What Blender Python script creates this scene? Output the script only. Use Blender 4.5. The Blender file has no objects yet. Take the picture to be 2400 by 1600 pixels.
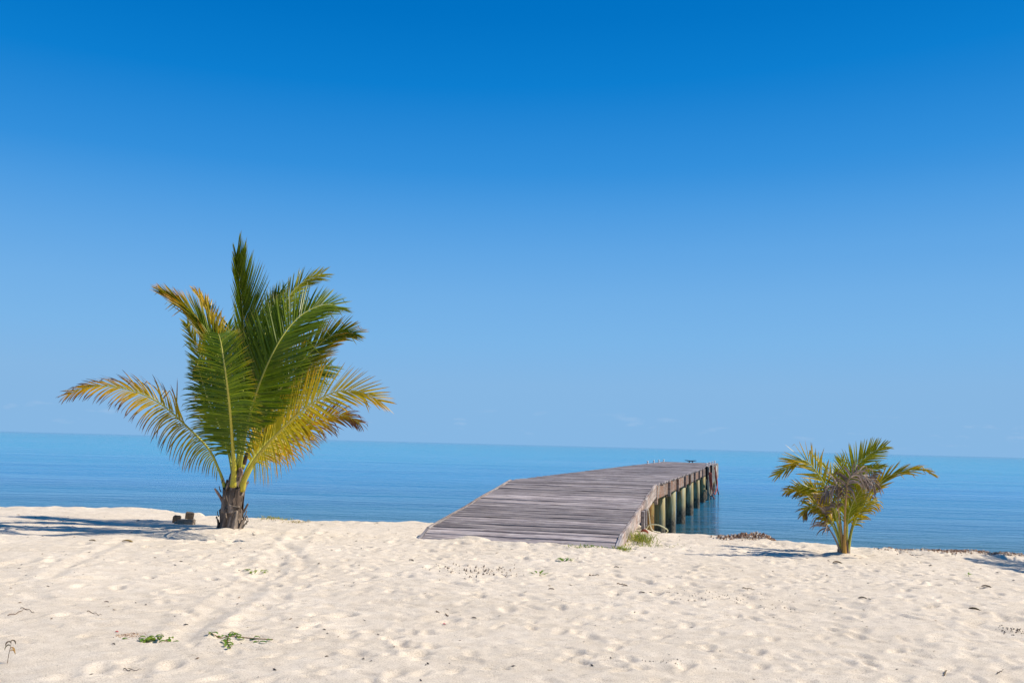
import bpy, bmesh, math, random
import numpy as np
from mathutils import Vector, Matrix, Euler
random.seed(11)
rng = np.random.default_rng(5)
SC = bpy.context.scene
COL = SC.collection
R = math.radians

# ------------------------------------------------------------------ camera
FOC = 2333.0                                   # focal length in pixels of a 2400 px wide frame
TILT = math.atan(62 / 2400)
PITCH = math.atan(241 * math.cos(TILT) / FOC)
EYE = 1.6
cam_d = bpy.data.cameras.new('camera'); cam = bpy.data.objects.new('camera', cam_d); COL.objects.link(cam)
cam_d.sensor_width = 36.0; cam_d.lens = 36.0 * FOC / 2400; cam_d.clip_start = 0.1; cam_d.clip_end = 60000
CR = Matrix.Rotation(math.pi / 2 + PITCH, 3, 'X') @ Matrix.Rotation(TILT, 3, 'Z')
cam.matrix_world = Matrix.Translation((0, 0, EYE)) @ CR.to_4x4()
SC.camera = cam

def ray(px, py):
    return CR @ Vector(((px - 1200) / FOC, -(py - 800) / FOC, -1.0))
def at(px, py, y):
    d = ray(px, py); return Vector((0, 0, EYE)) + d * (y / d.y)
def ground(px, py, z=0.0):
    d = ray(px, py); return Vector((0, 0, EYE)) + d * ((z - EYE) / d.z)

# ------------------------------------------------------------------ light
SUN_DIR = Vector((1.0, 0.02, 0.98)).normalized()          # towards the sun
SUN_EL = math.asin(SUN_DIR.z)
SUN_AZ = math.atan2(SUN_DIR.x, SUN_DIR.y)
W = bpy.data.worlds.new('World'); SC.world = W; W.use_nodes = True
nt = W.node_tree; nt.nodes.clear()
N = nt.nodes.new; L = nt.links.new
sky = N('ShaderNodeTexSky'); sky.sky_type = 'NISHITA'; sky.sun_disc = False
sky.sun_elevation = SUN_EL; sky.sun_rotation = SUN_AZ
sky.altitude = 0; sky.air_density = 1.0; sky.dust_density = 0.35; sky.ozone_density = 3.0
# clear, deeply polarised tropical air: the sky's own brightness graded to the photograph's blues
sep = N('ShaderNodeSeparateColor'); L(sky.outputs[0], sep.inputs[0])
sg_ = N('ShaderNodeMath'); sg_.operation = 'MULTIPLY'; sg_.inputs[1].default_value = .1; L(sep.outputs[1], sg_.inputs[0])
grade = N('ShaderNodeValToRGB'); ge = grade.color_ramp.elements
SKYC = [(.06, (0, .05, .20)), (.14, (0, .105, .38)), (.19, (0, .165, .546)), (.2226, (.004, .210, .632)), (.273, (.034, .279, .716)), (.31, (.075, .333, .755)), (.3527, (.122, .386, .783)), (.42, (.168, .433, .80)),
        (.4896, (.202, .466, .806)), (.5696, (.240, .476, .775)), (.62, (.250, .470, .75)), (.70, (.19, .42, .72)), (1.0, (.5, .66, .86))]
while len(ge) > 1: ge.remove(ge[0])
for i, (p, c) in enumerate(SKYC):
    q = ge[0] if i == 0 else ge.new(p)
    q.position = p; q.color = (*c, 1)
tc0 = N('ShaderNodeTexCoord'); sx0 = N('ShaderNodeSeparateXYZ'); L(tc0.outputs['Generated'], sx0.inputs[0])
elev = N('ShaderNodeValToRGB'); ee = elev.color_ramp.elements       # even brightening towards the horizon, all round
for i, (p, c) in enumerate([(0, .60), (.013, .588), (.060, .57), (.103, .49), (.186, .3527), (.265, .273), (.339, .2226), (.404, .19), (.6, .14), (1, .11)]):
    q = ee[i] if i < 2 else ee.new(p)
    q.position = p; q.color = (c, c, c, 1)
L(sx0.outputs['Z'], elev.inputs[0])
em = N('ShaderNodeMix'); em.data_type = 'FLOAT'; em.inputs[0].default_value = .82; L(sg_.outputs[0], em.inputs[2]); L(elev.outputs[0], em.inputs[3])
L(em.outputs[0], grade.inputs[0])
comb = N('ShaderNodeVectorMath'); comb.operation = 'SCALE'; comb.inputs['Scale'].default_value = 8.7; L(grade.outputs[0], comb.inputs[0])
# faint far cloud puffs hugging the horizon
tc = N('ShaderNodeTexCoord'); sx = N('ShaderNodeSeparateXYZ'); L(tc.outputs['Generated'], sx.inputs[0])
mp = N('ShaderNodeMapping'); mp.inputs['Scale'].default_value = (14, 14, 60); L(tc.outputs['Generated'], mp.inputs[0])
nz = N('ShaderNodeTexNoise'); nz.inputs['Scale'].default_value = 2.2; nz.inputs['Detail'].default_value = 6; L(mp.outputs[0], nz.inputs['Vector'])
cr = N('ShaderNodeValToRGB'); cr.color_ramp.elements[0].position = .60; cr.color_ramp.elements[1].position = .74; L(nz.outputs[0], cr.inputs[0])
bandr = N('ShaderNodeValToRGB'); e = bandr.color_ramp.elements
e[0].position = 0.0; e[0].color = (0, 0, 0, 1); e[1].position = .042; e[1].color = (0, 0, 0, 1)
ne = e.new(.02); ne.color = (1, 1, 1, 1)
L(sx.outputs['Z'], bandr.inputs[0])
mm = N('ShaderNodeMath'); mm.operation = 'MULTIPLY'; L(cr.outputs[0], mm.inputs[0]); L(bandr.outputs[0], mm.inputs[1])
m2 = N('ShaderNodeMath'); m2.operation = 'MULTIPLY'; L(mm.outputs[0], m2.inputs[0]); m2.inputs[1].default_value = .22
mix = N('ShaderNodeMix'); mix.data_type = 'RGBA'; L(m2.outputs[0], mix.inputs[0]); L(comb.outputs[0], mix.inputs[6])
mix.inputs[7].default_value = (5.0, 5.9, 7.4, 1)
bg = N('ShaderNodeBackground'); bg.inputs[1].default_value = 0.1; L(mix.outputs[2], bg.inputs[0])
wo = N('ShaderNodeOutputWorld'); L(bg.outputs[0], wo.inputs[0])

sd = bpy.data.lights.new('sun', 'SUN'); so = bpy.data.objects.new('sun', sd); COL.objects.link(so)
sd.energy = 5.0; sd.angle = R(.53); sd.color = (1.0, .91, .77)
so.rotation_euler = SUN_DIR.to_track_quat('Z', 'Y').to_euler(); so.location = (20, -10, 30)

SC.view_settings.view_transform = 'Standard'; SC.view_settings.look = 'None'
SC.view_settings.gamma = 1; SC.view_settings.exposure = 0.2; SC.view_settings.use_curve_mapping = False
SC.render.engine = 'CYCLES'

# ------------------------------------------------------------------ helpers
def tag(o, label=None, cat=None, group=None, kind=None):
    if label: o['label'] = label
    if cat: o['category'] = cat
    if group: o['group'] = group
    if kind: o['kind'] = kind
    return o
def link(name, me, parent=None, loc=None, rot=None, scale=None):
    o = bpy.data.objects.new(name, me); COL.objects.link(o)
    if parent: o.parent = parent
    if loc is not None: o.location = loc
    if rot is not None: o.rotation_euler = rot
    if scale is not None: o.scale = scale
    return o
def empty(name, loc=(0, 0, 0), rz=0):
    o = bpy.data.objects.new(name, None); COL.objects.link(o); o.location = loc; o.rotation_euler = (0, 0, rz)
    o.empty_display_size = .2
    return o
class MB:
    """collects verts, faces and colours of one mesh"""
    def __init__(s): s.v = []; s.f = []; s.c = []
    def add(s, vs, fs, col=(1, 1, 1)):
        b = len(s.v); s.v += [tuple(v) for v in vs]; s.f += [tuple(b + i for i in f) for f in fs]
        s.c += ([col] * len(vs)) if not isinstance(col, list) else col
    def tube(s, pts, rad, n=8, col=(1, 1, 1), cap=True, flat=1.0, side=None):
        pts = [Vector(p) for p in pts]; m = len(pts); vs = []
        prev = None; cols = []
        for i, p in enumerate(pts):
            t = (pts[min(i + 1, m - 1)] - pts[max(i - 1, 0)]).normalized()
            if prev is None:
                a = side if side is not None else (Vector((0, 0, 1)) if abs(t.z) < .9 else Vector((1, 0, 0)))
                u = (a - t * a.dot(t)).normalized()
            else:
                u = (prev - t * prev.dot(t)).normalized()
            prev = u; w = t.cross(u); r = rad[i] if hasattr(rad, '__len__') else rad
            for k in range(n):
                th = 2 * math.pi * k / n
                vs.append(p + u * (r * math.cos(th)) + w * (r * flat * math.sin(th)))
            c = col[i] if isinstance(col, list) else col
            cols += [c] * n
        fs = []
        for i in range(m - 1):
            for k in range(n):
                fs.append((i * n + k, i * n + (k + 1) % n, (i + 1) * n + (k + 1) % n, (i + 1) * n + k))
        if cap: fs.append(tuple(range(n))[::-1]); fs.append(tuple((m - 1) * n + k for k in range(n)))
        s.add(vs, fs, cols)
    def box(s, c, d, rot=None, col=(1, 1, 1)):
        vs = []
        for x in (-.5, .5):
            for y in (-.5, .5):
                for z in (-.5, .5):
                    v = Vector((x * d[0], y * d[1], z * d[2]))
                    if rot: v = rot @ v
                    vs.append(v + Vector(c))
        s.add(vs, [(0, 1, 3, 2), (4, 6, 7, 5), (0, 4, 5, 1), (2, 3, 7, 6), (0, 2, 6, 4), (1, 5, 7, 3)], col)
    def mesh(s, name, mat, smooth=False):
        me = bpy.data.meshes.new(name); me.from_pydata(s.v, [], s.f); me.update()
        ca = me.color_attributes.new('tint', 'FLOAT_COLOR', 'POINT')
        arr = np.ones((len(s.v), 4), np.float32); arr[:, :3] = np.array(s.c, np.float32).reshape(-1, 3)
        ca.data.foreach_set('color', arr.ravel())
        if mat: me.materials.append(mat)
        if smooth: me.polygons.foreach_set('use_smooth', [True] * len(me.polygons))
        return me
    def build(s, name, mat, parent=None, smooth=False, **k):
        return link(name, s.mesh(name, mat, smooth), parent, **k)
def bevelled(name, d, mat, bev=.006, cuts=0, jit=0.0, seg=1, seed=0):
    """a board: box with bevelled edges, optional cuts along x and slight unevenness"""
    bm = bmesh.new(); bmesh.ops.create_cube(bm, size=1)
    for v in bm.verts: v.co = Vector((v.co.x * d[0], v.co.y * d[1], v.co.z * d[2]))
    bmesh.ops.bevel(bm, geom=bm.edges[:] + bm.verts[:], offset=bev, segments=seg, affect='EDGES', profile=.5)
    if cuts:
        for i in range(1, cuts + 1):
            x = -d[0] / 2 + d[0] * i / (cuts + 1)
            bmesh.ops.bisect_plane(bm, geom=bm.verts[:] + bm.edges[:] + bm.faces[:], plane_co=(x, 0, 0), plane_no=(1, 0, 0))
    r = random.Random(seed)
    if jit:
        ph = [r.uniform(0, 6) for _ in range(4)]
        for v in bm.verts:
            t = v.co.x / d[0]
            v.co.z += jit * math.sin(t * 5 + ph[0]) + jit * .6 * math.sin(t * 11 + ph[1])
            v.co.y += jit * .8 * math.sin(t * 4 + ph[2]) + jit * .5 * math.sin(t * 13 + ph[3])
            v.co += Vector((r.uniform(-1, 1), r.uniform(-1, 1), r.uniform(-1, 1))) * jit * .2
    me = bpy.data.meshes.new(name); bm.to_mesh(me); bm.free(); me.materials.append(mat)
    return me

# ------------------------------------------------------------------ materials
def newmat(name):
    m = bpy.data.materials.new(name); m.use_nodes = True
    t = m.node_tree; b = t.nodes['Principled BSDF']
    return m, t, b
def nd(t, typ, **k):
    n = t.nodes.new(typ)
    for a, v in k.items():
        if a.startswith('_'): setattr(n, a[1:], v)
        else: n.inputs[a.replace('__', ' ')].default_value = v
    return n
def ramp(t, fac, stops):
    r = t.nodes.new('ShaderNodeValToRGB'); el = r.color_ramp.elements
    while len(el) > 1: el.remove(el[0])
    for i, (p, c) in enumerate(stops):
        q = el[0] if i == 0 else el.new(p)
        q.position = p; q.color = (*c, 1) if len(c) == 3 else c
    t.links.new(fac, r.inputs[0]); return r
def mixc(t, a, b, fac, mode='MIX'):
    m = t.nodes.new('ShaderNodeMix'); m.data_type = 'RGBA'; m.blend_type = mode
    for s, v in ((0, fac), (6, a), (7, b)):
        if isinstance(v, (int, float)): m.inputs[s].default_value = v
        elif isinstance(v, tuple): m.inputs[s].default_value = (*v, 1)
        else: t.links.new(v, m.inputs[s])
    return m.outputs[2]
def noise(t, vec, scale, detail=4, rough=.55, dist=0):
    n = nd(t, 'ShaderNodeTexNoise', Scale=scale, Detail=detail, Roughness=rough, Distortion=dist)
    if vec is not None: t.links.new(vec, n.inputs['Vector'])
    return n.outputs[0]
def mapping(t, vec, scale=(1, 1, 1), loc=(0, 0, 0), rot=(0, 0, 0)):
    m = t.nodes.new('ShaderNodeMapping'); m.inputs['Scale'].default_value = scale
    m.inputs['Location'].default_value = loc; m.inputs['Rotation'].default_value = rot
    t.links.new(vec, m.inputs[0]); return m.outputs[0]
def bump(t, b, h, strength, dist, prev=None):
    n = nd(t, 'ShaderNodeBump', Strength=strength, Distance=dist); t.links.new(h, n.inputs['Height'])
    if prev is not None: t.links.new(prev, n.inputs['Normal'])
    if b is not None: t.links.new(n.outputs[0], b.inputs['Normal'])
    return n.outputs[0]

def mat_sand():
    m, t, b = newmat('sand'); g = t.nodes.new('ShaderNodeNewGeometry').outputs['Position']
    big = noise(t, g, .55, 3); mid = noise(t, g, 5, 5, .6); fine = noise(t, g, 95, 4, .8); grain = noise(t, g, 420, 2, .7)
    c = ramp(t, big, [(.3, (.74, .65, .525)), (.7, (.81, .72, .595))]).outputs[0]
    c = mixc(t, c, ramp(t, mid, [(.35, (.90, .87, .83)), (.65, (1.04, 1.03, 1.02))]).outputs[0], .8, 'MULTIPLY')
    c = mixc(t, c, ramp(t, fine, [(.40, (.60, .54, .48)), (.49, (1, 1, 1)), (.60, (1.13, 1.12, 1.11))]).outputs[0], .75, 'MULTIPLY')
    # scattered dark and tan grains and tiny shell crumbs
    v = nd(t, 'ShaderNodeTexVoronoi', Scale=55.0, Randomness=1.0); t.links.new(g, v.inputs['Vector'])
    mask = ramp(t, v.outputs['Distance'], [(.05, (1, 1, 1)), (.11, (0, 0, 0))]).outputs[0]
    sel = nd(t, 'ShaderNodeSeparateColor'); t.links.new(v.outputs['Color'], sel.inputs[0])
    s1 = ramp(t, sel.outputs[0], [(.86, (0, 0, 0)), (.9, (1, 1, 1))]).outputs[0]
    mm = nd(t, 'ShaderNodeMath', _operation='MULTIPLY'); t.links.new(mask, mm.inputs[0]); t.links.new(s1, mm.inputs[1])
    sc = ramp(t, sel.outputs[1], [(0, (.10, .07, .05)), (.45, (.30, .17, .09)), (.8, (.75, .68, .6))]).outputs[0]
    c = mixc(t, c, sc, mm.outputs[0])
    # tan patches of coarser wash with dirt
    pt = noise(t, mapping(t, g, (.5, 1.6, 1)), 1.3, 6, .65)
    c = mixc(t, c, (.50, .38, .26), ramp(t, pt, [(.62, (0, 0, 0)), (.78, (.35, .35, .35))]).outputs[0])
    t.links.new(c, b.inputs['Base Color']); b.inputs['Roughness'].default_value = .92; b.inputs['Specular IOR Level'].default_value = .15
    n1 = bump(t, None, mid, .35, .02); n2 = bump(t, None, fine, .8, .010, n1); bump(t, b, grain, .7, .003, n2)
    return m
def mat_water():
    m, t, b = newmat('sea_water'); g = t.nodes.new('ShaderNodeNewGeometry').outputs['Position']
    sep = nd(t, 'ShaderNodeSeparateXYZ'); t.links.new(g, sep.inputs[0])
    dist = nd(t, 'ShaderNodeVectorMath', _operation='LENGTH'); t.links.new(g, dist.inputs[0]); dist = dist.outputs['Value']
    lg = nd(t, 'ShaderNodeMath', _operation='LOGARITHM'); t.links.new(dist, lg.inputs[0]); lg.inputs[1].default_value = 10
    nrm = nd(t, 'ShaderNodeMapRange'); t.links.new(lg.outputs[0], nrm.inputs[0]); nrm.inputs[1].default_value = 1.4; nrm.inputs[2].default_value = 4.0
    # bottom and depth colour: clear shallow green over sand, darkened nearest to paint in the jetty underside's reflection, blue over sea grass, turquoise bank, deeper teal far out
    c = ramp(t, nrm.outputs[0], [(0, (.045, .095, .075)), (.06, (.028, .15, .25)), (.17, (.008, .22, .47)), (.30, (.012, .31, .52)), (.45, (.010, .35, .54)), (.60, (.012, .33, .50)), (.78, (.004, .20, .36)), (1, (.001, .14, .28))]).outputs[0]
    patch = noise(t, mapping(t, g, (.13, 1, 1), rot=(0, 0, R(-4))), .11, 5, .62)
    c = mixc(t, c, ramp(t, patch, [(.32, (.5, .74, .9)), (.56, (1.1, 1.05, 1.0))]).outputs[0], .9, 'MULTIPLY')
    t.links.new(c, b.inputs['Base Color']); b.inputs['Roughness'].default_value = .06; b.inputs['IOR'].default_value = 1.333
    wv = mapping(t, g, (.42, 1.0, 1), rot=(0, 0, R(-3)))
    a1 = noise(t, wv, 2.6, 5, .6, .7); a2 = noise(t, mapping(t, g, (.34, .8, 1), rot=(0, 0, R(7))), .8, 4, .55, .8)
    a3 = noise(t, mapping(t, g, (.45, 1, 1), rot=(0, 0, R(14))), 8.0, 3, .6)
    wind = noise(t, mapping(t, g, (.16, 1, 1), rot=(0, 0, R(-5))), .10, 5, .6)
    ws = ramp(t, wind, [(.36, (.22, .22, .22)), (.62, (1, 1, 1))]).outputs[0]
    h1 = nd(t, 'ShaderNodeMath', _operation='MULTIPLY'); t.links.new(a1, h1.inputs[0]); t.links.new(ws, h1.inputs[1])
    h2 = nd(t, 'ShaderNodeMath', _operation='MULTIPLY'); t.links.new(a2, h2.inputs[0]); t.links.new(ws, h2.inputs[1])
    n0 = bump(t, None, h2.outputs[0], 1.0, .34); n1 = bump(t, None, h1.outputs[0], 1.0, .17, n0); bump(t, b, a3, .7, .016, n1)
    return m
def wood_nodes(t, b, base, dark, light, along=(1.7, 24, 24), seedk=40, rust=0.0, tintattr=False):
    oi = t.nodes.new('ShaderNodeObjectInfo'); tc = t.nodes.new('ShaderNodeTexCoord')
    off = nd(t, 'ShaderNodeVectorMath', _operation='SCALE'); t.links.new(oi.outputs['Random'], off.inputs[0]); off.inputs['Scale'].default_value = seedk
    cx = nd(t, 'ShaderNodeCombineXYZ')
    for i in range(3): 
        k = nd(t, 'ShaderNodeMath', _operation='MULTIPLY'); t.links.new(oi.outputs['Random'], k.inputs[0]); k.inputs[1].default_value = (37.7, 91.3, 53.1)[i]
        t.links.new(k.outputs[0], cx.inputs[i])
    ad = nd(t, 'ShaderNodeVectorMath', _operation='ADD'); t.links.new(tc.outputs['Object'], ad.inputs[0]); t.links.new(cx.outputs[0], ad.inputs[1])
    v = ad.outputs[0]
    g1 = noise(t, mapping(t, v, along), 1.0, 5, .62, .25)
    g2 = noise(t, mapping(t, v, tuple(a * q for a, q in zip(along, (2.4, 3.2, 3.2)))), 1.0, 4, .7)
    blot = noise(t, mapping(t, v, (1.1, 5, 5)), 1.0, 5, .65)
    c = ramp(t, g1, [(.30, dark), (.48, base), (.68, light)]).outputs[0]
    c = mixc(t, c, ramp(t, g2, [(.33, (.42, .40, .40)), (.5, (1, 1, 1)), (.75, (1.22, 1.2, 1.15))]).outputs[0], .85, 'MULTIPLY')
    c = mixc(t, c, ramp(t, blot, [(.34, (.50, .47, .46)), (.5, (1, 1, 1)), (.64, (1.25, 1.21, 1.14))]).outputs[0], .9, 'MULTIPLY')
    # pale sanded and bleached flecks
    fl = noise(t, mapping(t, v, (5, 34, 34)), 1.0, 3, .6)
    c = mixc(t, c, (.68, .62, .50), ramp(t, fl, [(.62, (0, 0, 0)), (.72, (.8, .8, .8))]).outputs[0])
    hs = nd(t, 'ShaderNodeHueSaturation'); t.links.new(c, hs.inputs['Color'])
    mr = nd(t, 'ShaderNodeMapRange'); t.links.new(oi.outputs['Random'], mr.inputs[0]); mr.inputs[3].default_value = .60; mr.inputs[4].default_value = 1.26
    t.links.new(mr.outputs[0], hs.inputs['Value']); c = hs.outputs[0]
    if rust:
        rn = noise(t, mapping(t, v, (2.2, 9, 1.5)), 1.0, 5, .6)
        c = mixc(t, c, (.30, .115, .04), ramp(t, rn, [(.5 - rust * .18, (0, 0, 0)), (.66, (rust, rust, rust))]).outputs[0])
    t.links.new(c, b.inputs['Base Color']); b.inputs['Roughness'].default_value = .82; b.inputs['Specular IOR Level'].default_value = .25
    n0 = bump(t, None, g1, .6, .006); bump(t, b, g2, .6, .003, n0)
def mat_wood(name, base, dark, light, **k):
    m, t, b = newmat(name); wood_nodes(t, b, base, dark, light, **k); return m
def mat_pile():
    m, t, b = newmat('treated_pile'); tc = t.nodes.new('ShaderNodeTexCoord'); oi = t.nodes.new('ShaderNodeObjectInfo')
    cx = nd(t, 'ShaderNodeCombineXYZ')
    for i in range(3):
        k = nd(t, 'ShaderNodeMath', _operation='MULTIPLY'); t.links.new(oi.outputs['Random'], k.inputs[0]); k.inputs[1].default_value = (31.7, 71.3, 0)[i]
        t.links.new(k.outputs[0], cx.inputs[i])
    ad = nd(t, 'ShaderNodeVectorMath', _operation='ADD'); t.links.new(tc.outputs['Object'], ad.inputs[0]); t.links.new(cx.outputs[0], ad.inputs[1]); v = ad.outputs[0]
    g = noise(t, mapping(t, v, (9, 9, .7)), 1.0, 5, .65); g2 = noise(t, mapping(t, v, (40, 40, 1.6)), 1.0, 4, .6)
    c = ramp(t, g, [(.28, (.16, .12, .05)), (.46, (.50, .38, .17)), (.56, (.42, .42, .24)), (.70, (.56, .57, .44))]).outputs[0]
    c = mixc(t, c, ramp(t, g2, [(.35, (.5, .5, .45)), (.55, (1, 1, 1))]).outputs[0], .8, 'MULTIPLY')
    # rust weeping on some
    rn = noise(t, mapping(t, v, (5, 5, .5), loc=(7, 3, 1)), 1.0, 4, .6)
    rr = ramp(t, oi.outputs['Random'], [(0, (0, 0, 0)), (1, (.5, .5, .5))]).outputs[0]
    rm = nd(t, 'ShaderNodeMath', _operation='MULTIPLY'); t.links.new(ramp(t, rn, [(.45, (0, 0, 0)), (.6, (1, 1, 1))]).outputs[0], rm.inputs[0]); t.links.new(rr, rm.inputs[1])
    c = mixc(t, c, (.35, .17, .04), rm.outputs[0])
    # algae and barnacle band at the tide line (object z = height above water)
    sz = nd(t, 'ShaderNodeSeparateXYZ'); t.links.new(tc.outputs['Object'], sz.inputs[0])
    wn = noise(t, mapping(t, v, (4, 4, 3)), 1.0, 5, .7)
    wz = nd(t, 'ShaderNodeMath', _operation='MULTIPLY_ADD'); t.links.new(wn, wz.inputs[0]); wz.inputs[1].default_value = -.55; t.links.new(sz.outputs['Z'], wz.inputs[2])
    band = ramp(t, wz.outputs[0], [(.12, (1, 1, 1)), (.42, (0, 0, 0))]).outputs[0]
    bc = ramp(t, noise(t, mapping(t, v, (14, 14, 10)), 1, 4, .7), [(.4, (.045, .035, .022)), (.65, (.20, .17, .12))]).outputs[0]
    c = mixc(t, c, bc, band)
    t.links.new(c, b.inputs['Base Color']); b.inputs['Roughness'].default_value = .75
    bump(t, b, g2, .6, .006)
    return m
def mat_leaf(name='palm_leaf', trans=.26, rough=.40, spec=.32):
    m, t, b = newmat(name); at_ = t.nodes.new('ShaderNodeAttribute'); at_.attribute_name = 'tint'
    tc = t.nodes.new('ShaderNodeTexCoord')
    n = noise(t, tc.outputs['Object'], 14, 4, .6)
    c = mixc(t, at_.outputs['Color'], ramp(t, n, [(.3, (.72, .74, .7)), (.65, (1.15, 1.12, 1.05))]).outputs[0], .8, 'MULTIPLY')
    t.links.new(c, b.inputs['Base Color']); b.inputs['Roughness'].default_value = rough; b.inputs['Specular IOR Level'].default_value = spec
    tr = t.nodes.new('ShaderNodeBsdfTranslucent'); hs = nd(t, 'ShaderNodeHueSaturation', Saturation=1.15, Value=1.5); t.links.new(c, hs.inputs['Color']); t.links.new(hs.outputs[0], tr.inputs['Color'])
    mx = t.nodes.new('ShaderNodeMixShader'); mx.inputs[0].default_value = trans
    t.links.new(b.outputs[0], mx.inputs[1]); t.links.new(tr.outputs[0], mx.inputs[2]); t.links.new(mx.outputs[0], t.nodes['Material Output'].inputs[0])
    return m
def mat_tint(name, rough=.8, spec=.3, nscale=20, amt=.7, stretch=(1, 1, 1), bd=.004, lo=.55, hi=1.25):
    m, t, b = newmat(name); at_ = t.nodes.new('ShaderNodeAttribute'); at_.attribute_name = 'tint'
    tc = t.nodes.new('ShaderNodeTexCoord'); n = noise(t, mapping(t, tc.outputs['Object'], stretch), nscale, 5, .65)
    c = mixc(t, at_.outputs['Color'], ramp(t, n, [(.3, (lo, lo, lo)), (.68, (hi, hi, hi))]).outputs[0], amt, 'MULTIPLY')
    t.links.new(c, b.inputs['Base Color']); b.inputs['Roughness'].default_value = rough; b.inputs['Specular IOR Level'].default_value = spec
    bump(t, b, n, .6, bd); return m
M = dict(sand=mat_sand(), water=mat_water(),
         deck=mat_wood('weathered_deck_wood', (.315, .272, .272), (.11, .093, .092), (.49, .44, .435)),
         trim=mat_wood('bleached_edge_wood', (.31, .285, .29), (.15, .135, .14), (.45, .42, .42), along=(2, 22, 22)),
         fascia=mat_wood('stained_fascia_wood', (.27, .24, .22), (.12, .10, .09), (.40, .37, .34), along=(2, 22, 22), rust=.75),
         side=mat_wood('stained_side_wood', (.33, .29, .27), (.15, .12, .10), (.48, .44, .42), along=(2, 22, 22), rust=.35),
         pale=mat_wood('pale_post_wood', (.50, .46, .38), (.28, .24, .19), (.62, .58, .5), along=(12, 12, 2)),
         pile=mat_pile(), leaf=mat_leaf(), dead=mat_leaf('dead_leaf', .12, .7, .2),
         stalk=mat_tint('palm_stalk', .4, .45, 9, .6, (6, 6, 1), .002, .75, 1.12),
         bark=mat_tint('fibrous_bark', .9, .15, 16, 1.0, (1, 1, .22), .02, .35, 1.4),
         small=mat_tint('beach_litter', .8, .2, 60, .6), rope=mat_tint('rope', .8, .2, 120, .7, bd=.003),
         stone=mat_tint('rough_concrete', .9, .2, 30, .9, bd=.01), metal=mat_tint('painted_metal', .45, .5, 30, .4),
         rubber=mat_tint('black_rubber', .7, .3, 20, .5))

# ------------------------------------------------------------------ jetty frame
AZ = R(13.74)
JD = Vector((math.sin(AZ), math.cos(AZ), 0)); JP = Vector((math.cos(AZ), -math.sin(AZ), 0))
JW = 3.2
JO = Vector((1.653, 15.703, 0)) - JP * JW / 2             # centre of the near edge
WATER_Z = -0.85
def deck_z(s):
    P = [(-1, -.25), (0, -.03), (.62, .155), (6.45, .80), (60, .80)]
    for (a, za), (b_, zb) in zip(P, P[1:]):
        if s <= b_: return za + (zb - za) * (s - a) / (b_ - a)
    return .8
def J(s, w, z): return JO + JD * s + JP * w + Vector((0, 0, z))   # w = across, 0 at the centre line

# ------------------------------------------------------------------ sand sheet
def vnoise(x, y, scale, seed):
    x = x * scale; y = y * scale
    xi = np.floor(x).astype(np.int64); yi = np.floor(y).astype(np.int64); fx = x - xi; fy = y - yi
    fx = fx * fx * fx * (fx * (fx * 6 - 15) + 10); fy = fy * fy * fy * (fy * (fy * 6 - 15) + 10)
    def h(a, b):
        n = (a * 374761393 + b * 668265263 + seed * 982451653) & 0x7fffffff
        n = ((n ^ (n >> 13)) * 1274126177) & 0x7fffffff
        return ((n ^ (n >> 16)) & 0xffff) / 65535.0
    return (h(xi, yi) * (1 - fx) + h(xi + 1, yi) * fx) * (1 - fy) + (h(xi, yi + 1) * (1 - fx) + h(xi + 1, yi + 1) * fx) * fy - .5
CR_PTS = [ground(px, py) for px, py in ((0, 1186), (150, 1190), (300, 1193), (430, 1204), (570, 1213), (700, 1217), (800, 1222), (900, 1223), (980, 1226), (1240, 1240), (1500, 1253), (1600, 1255), (1700, 1262), (1840, 1276), (1970, 1284), (2100, 1291), (2200, 1295), (2400, 1303))]
CX = np.array([-200.] + [p.x for p in CR_PTS] + [200.]); CY = np.array([CR_PTS[0].y + 20] + [p.y for p in CR_PTS] + [CR_PTS[-1].y - 12])
def grow(a, b, s0, k):
    out = [a]; st = s0
    while (out[-1] < b if b > a else out[-1] > b): out.append(out[-1] + (st if b > a else -st)); st *= k
    return out[1:]
fx_ = list(np.arange(-12.2, 11.0, .03)); xs = np.array(sorted(grow(fx_[0], -300, .06, 1.25)) + fx_ + grow(fx_[-1], 300, .06, 1.25))
ys_f = [5.2]
while ys_f[-1] < 22.5: ys_f.append(ys_f[-1] + .021 + .0013 * (ys_f[-1] - 5))
ys = np.array(sorted(grow(5.2, -60, .05, 1.2)) + ys_f + grow(ys_f[-1], 90, .1, 1.25))
X, Y = np.meshgrid(xs, ys)
yc = np.interp(X, CX, CY) + .35 * vnoise(X, X * 0, .8, 3) + .22 * vnoise(X, X * 0, 3.1, 4)
H = .08 * vnoise(X, Y, .35, 1) + .028 * vnoise(X, Y, 1.0, 2) + .013 * vnoise(X + Y * .3, Y * 1.0, 2.9, 7) + .011 * vnoise(X, Y, 6.5, 8) + .007 * vnoise(X, Y, 13, 9)
near = np.clip((Y - 4) / 3, 0, 1)
H *= near
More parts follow.
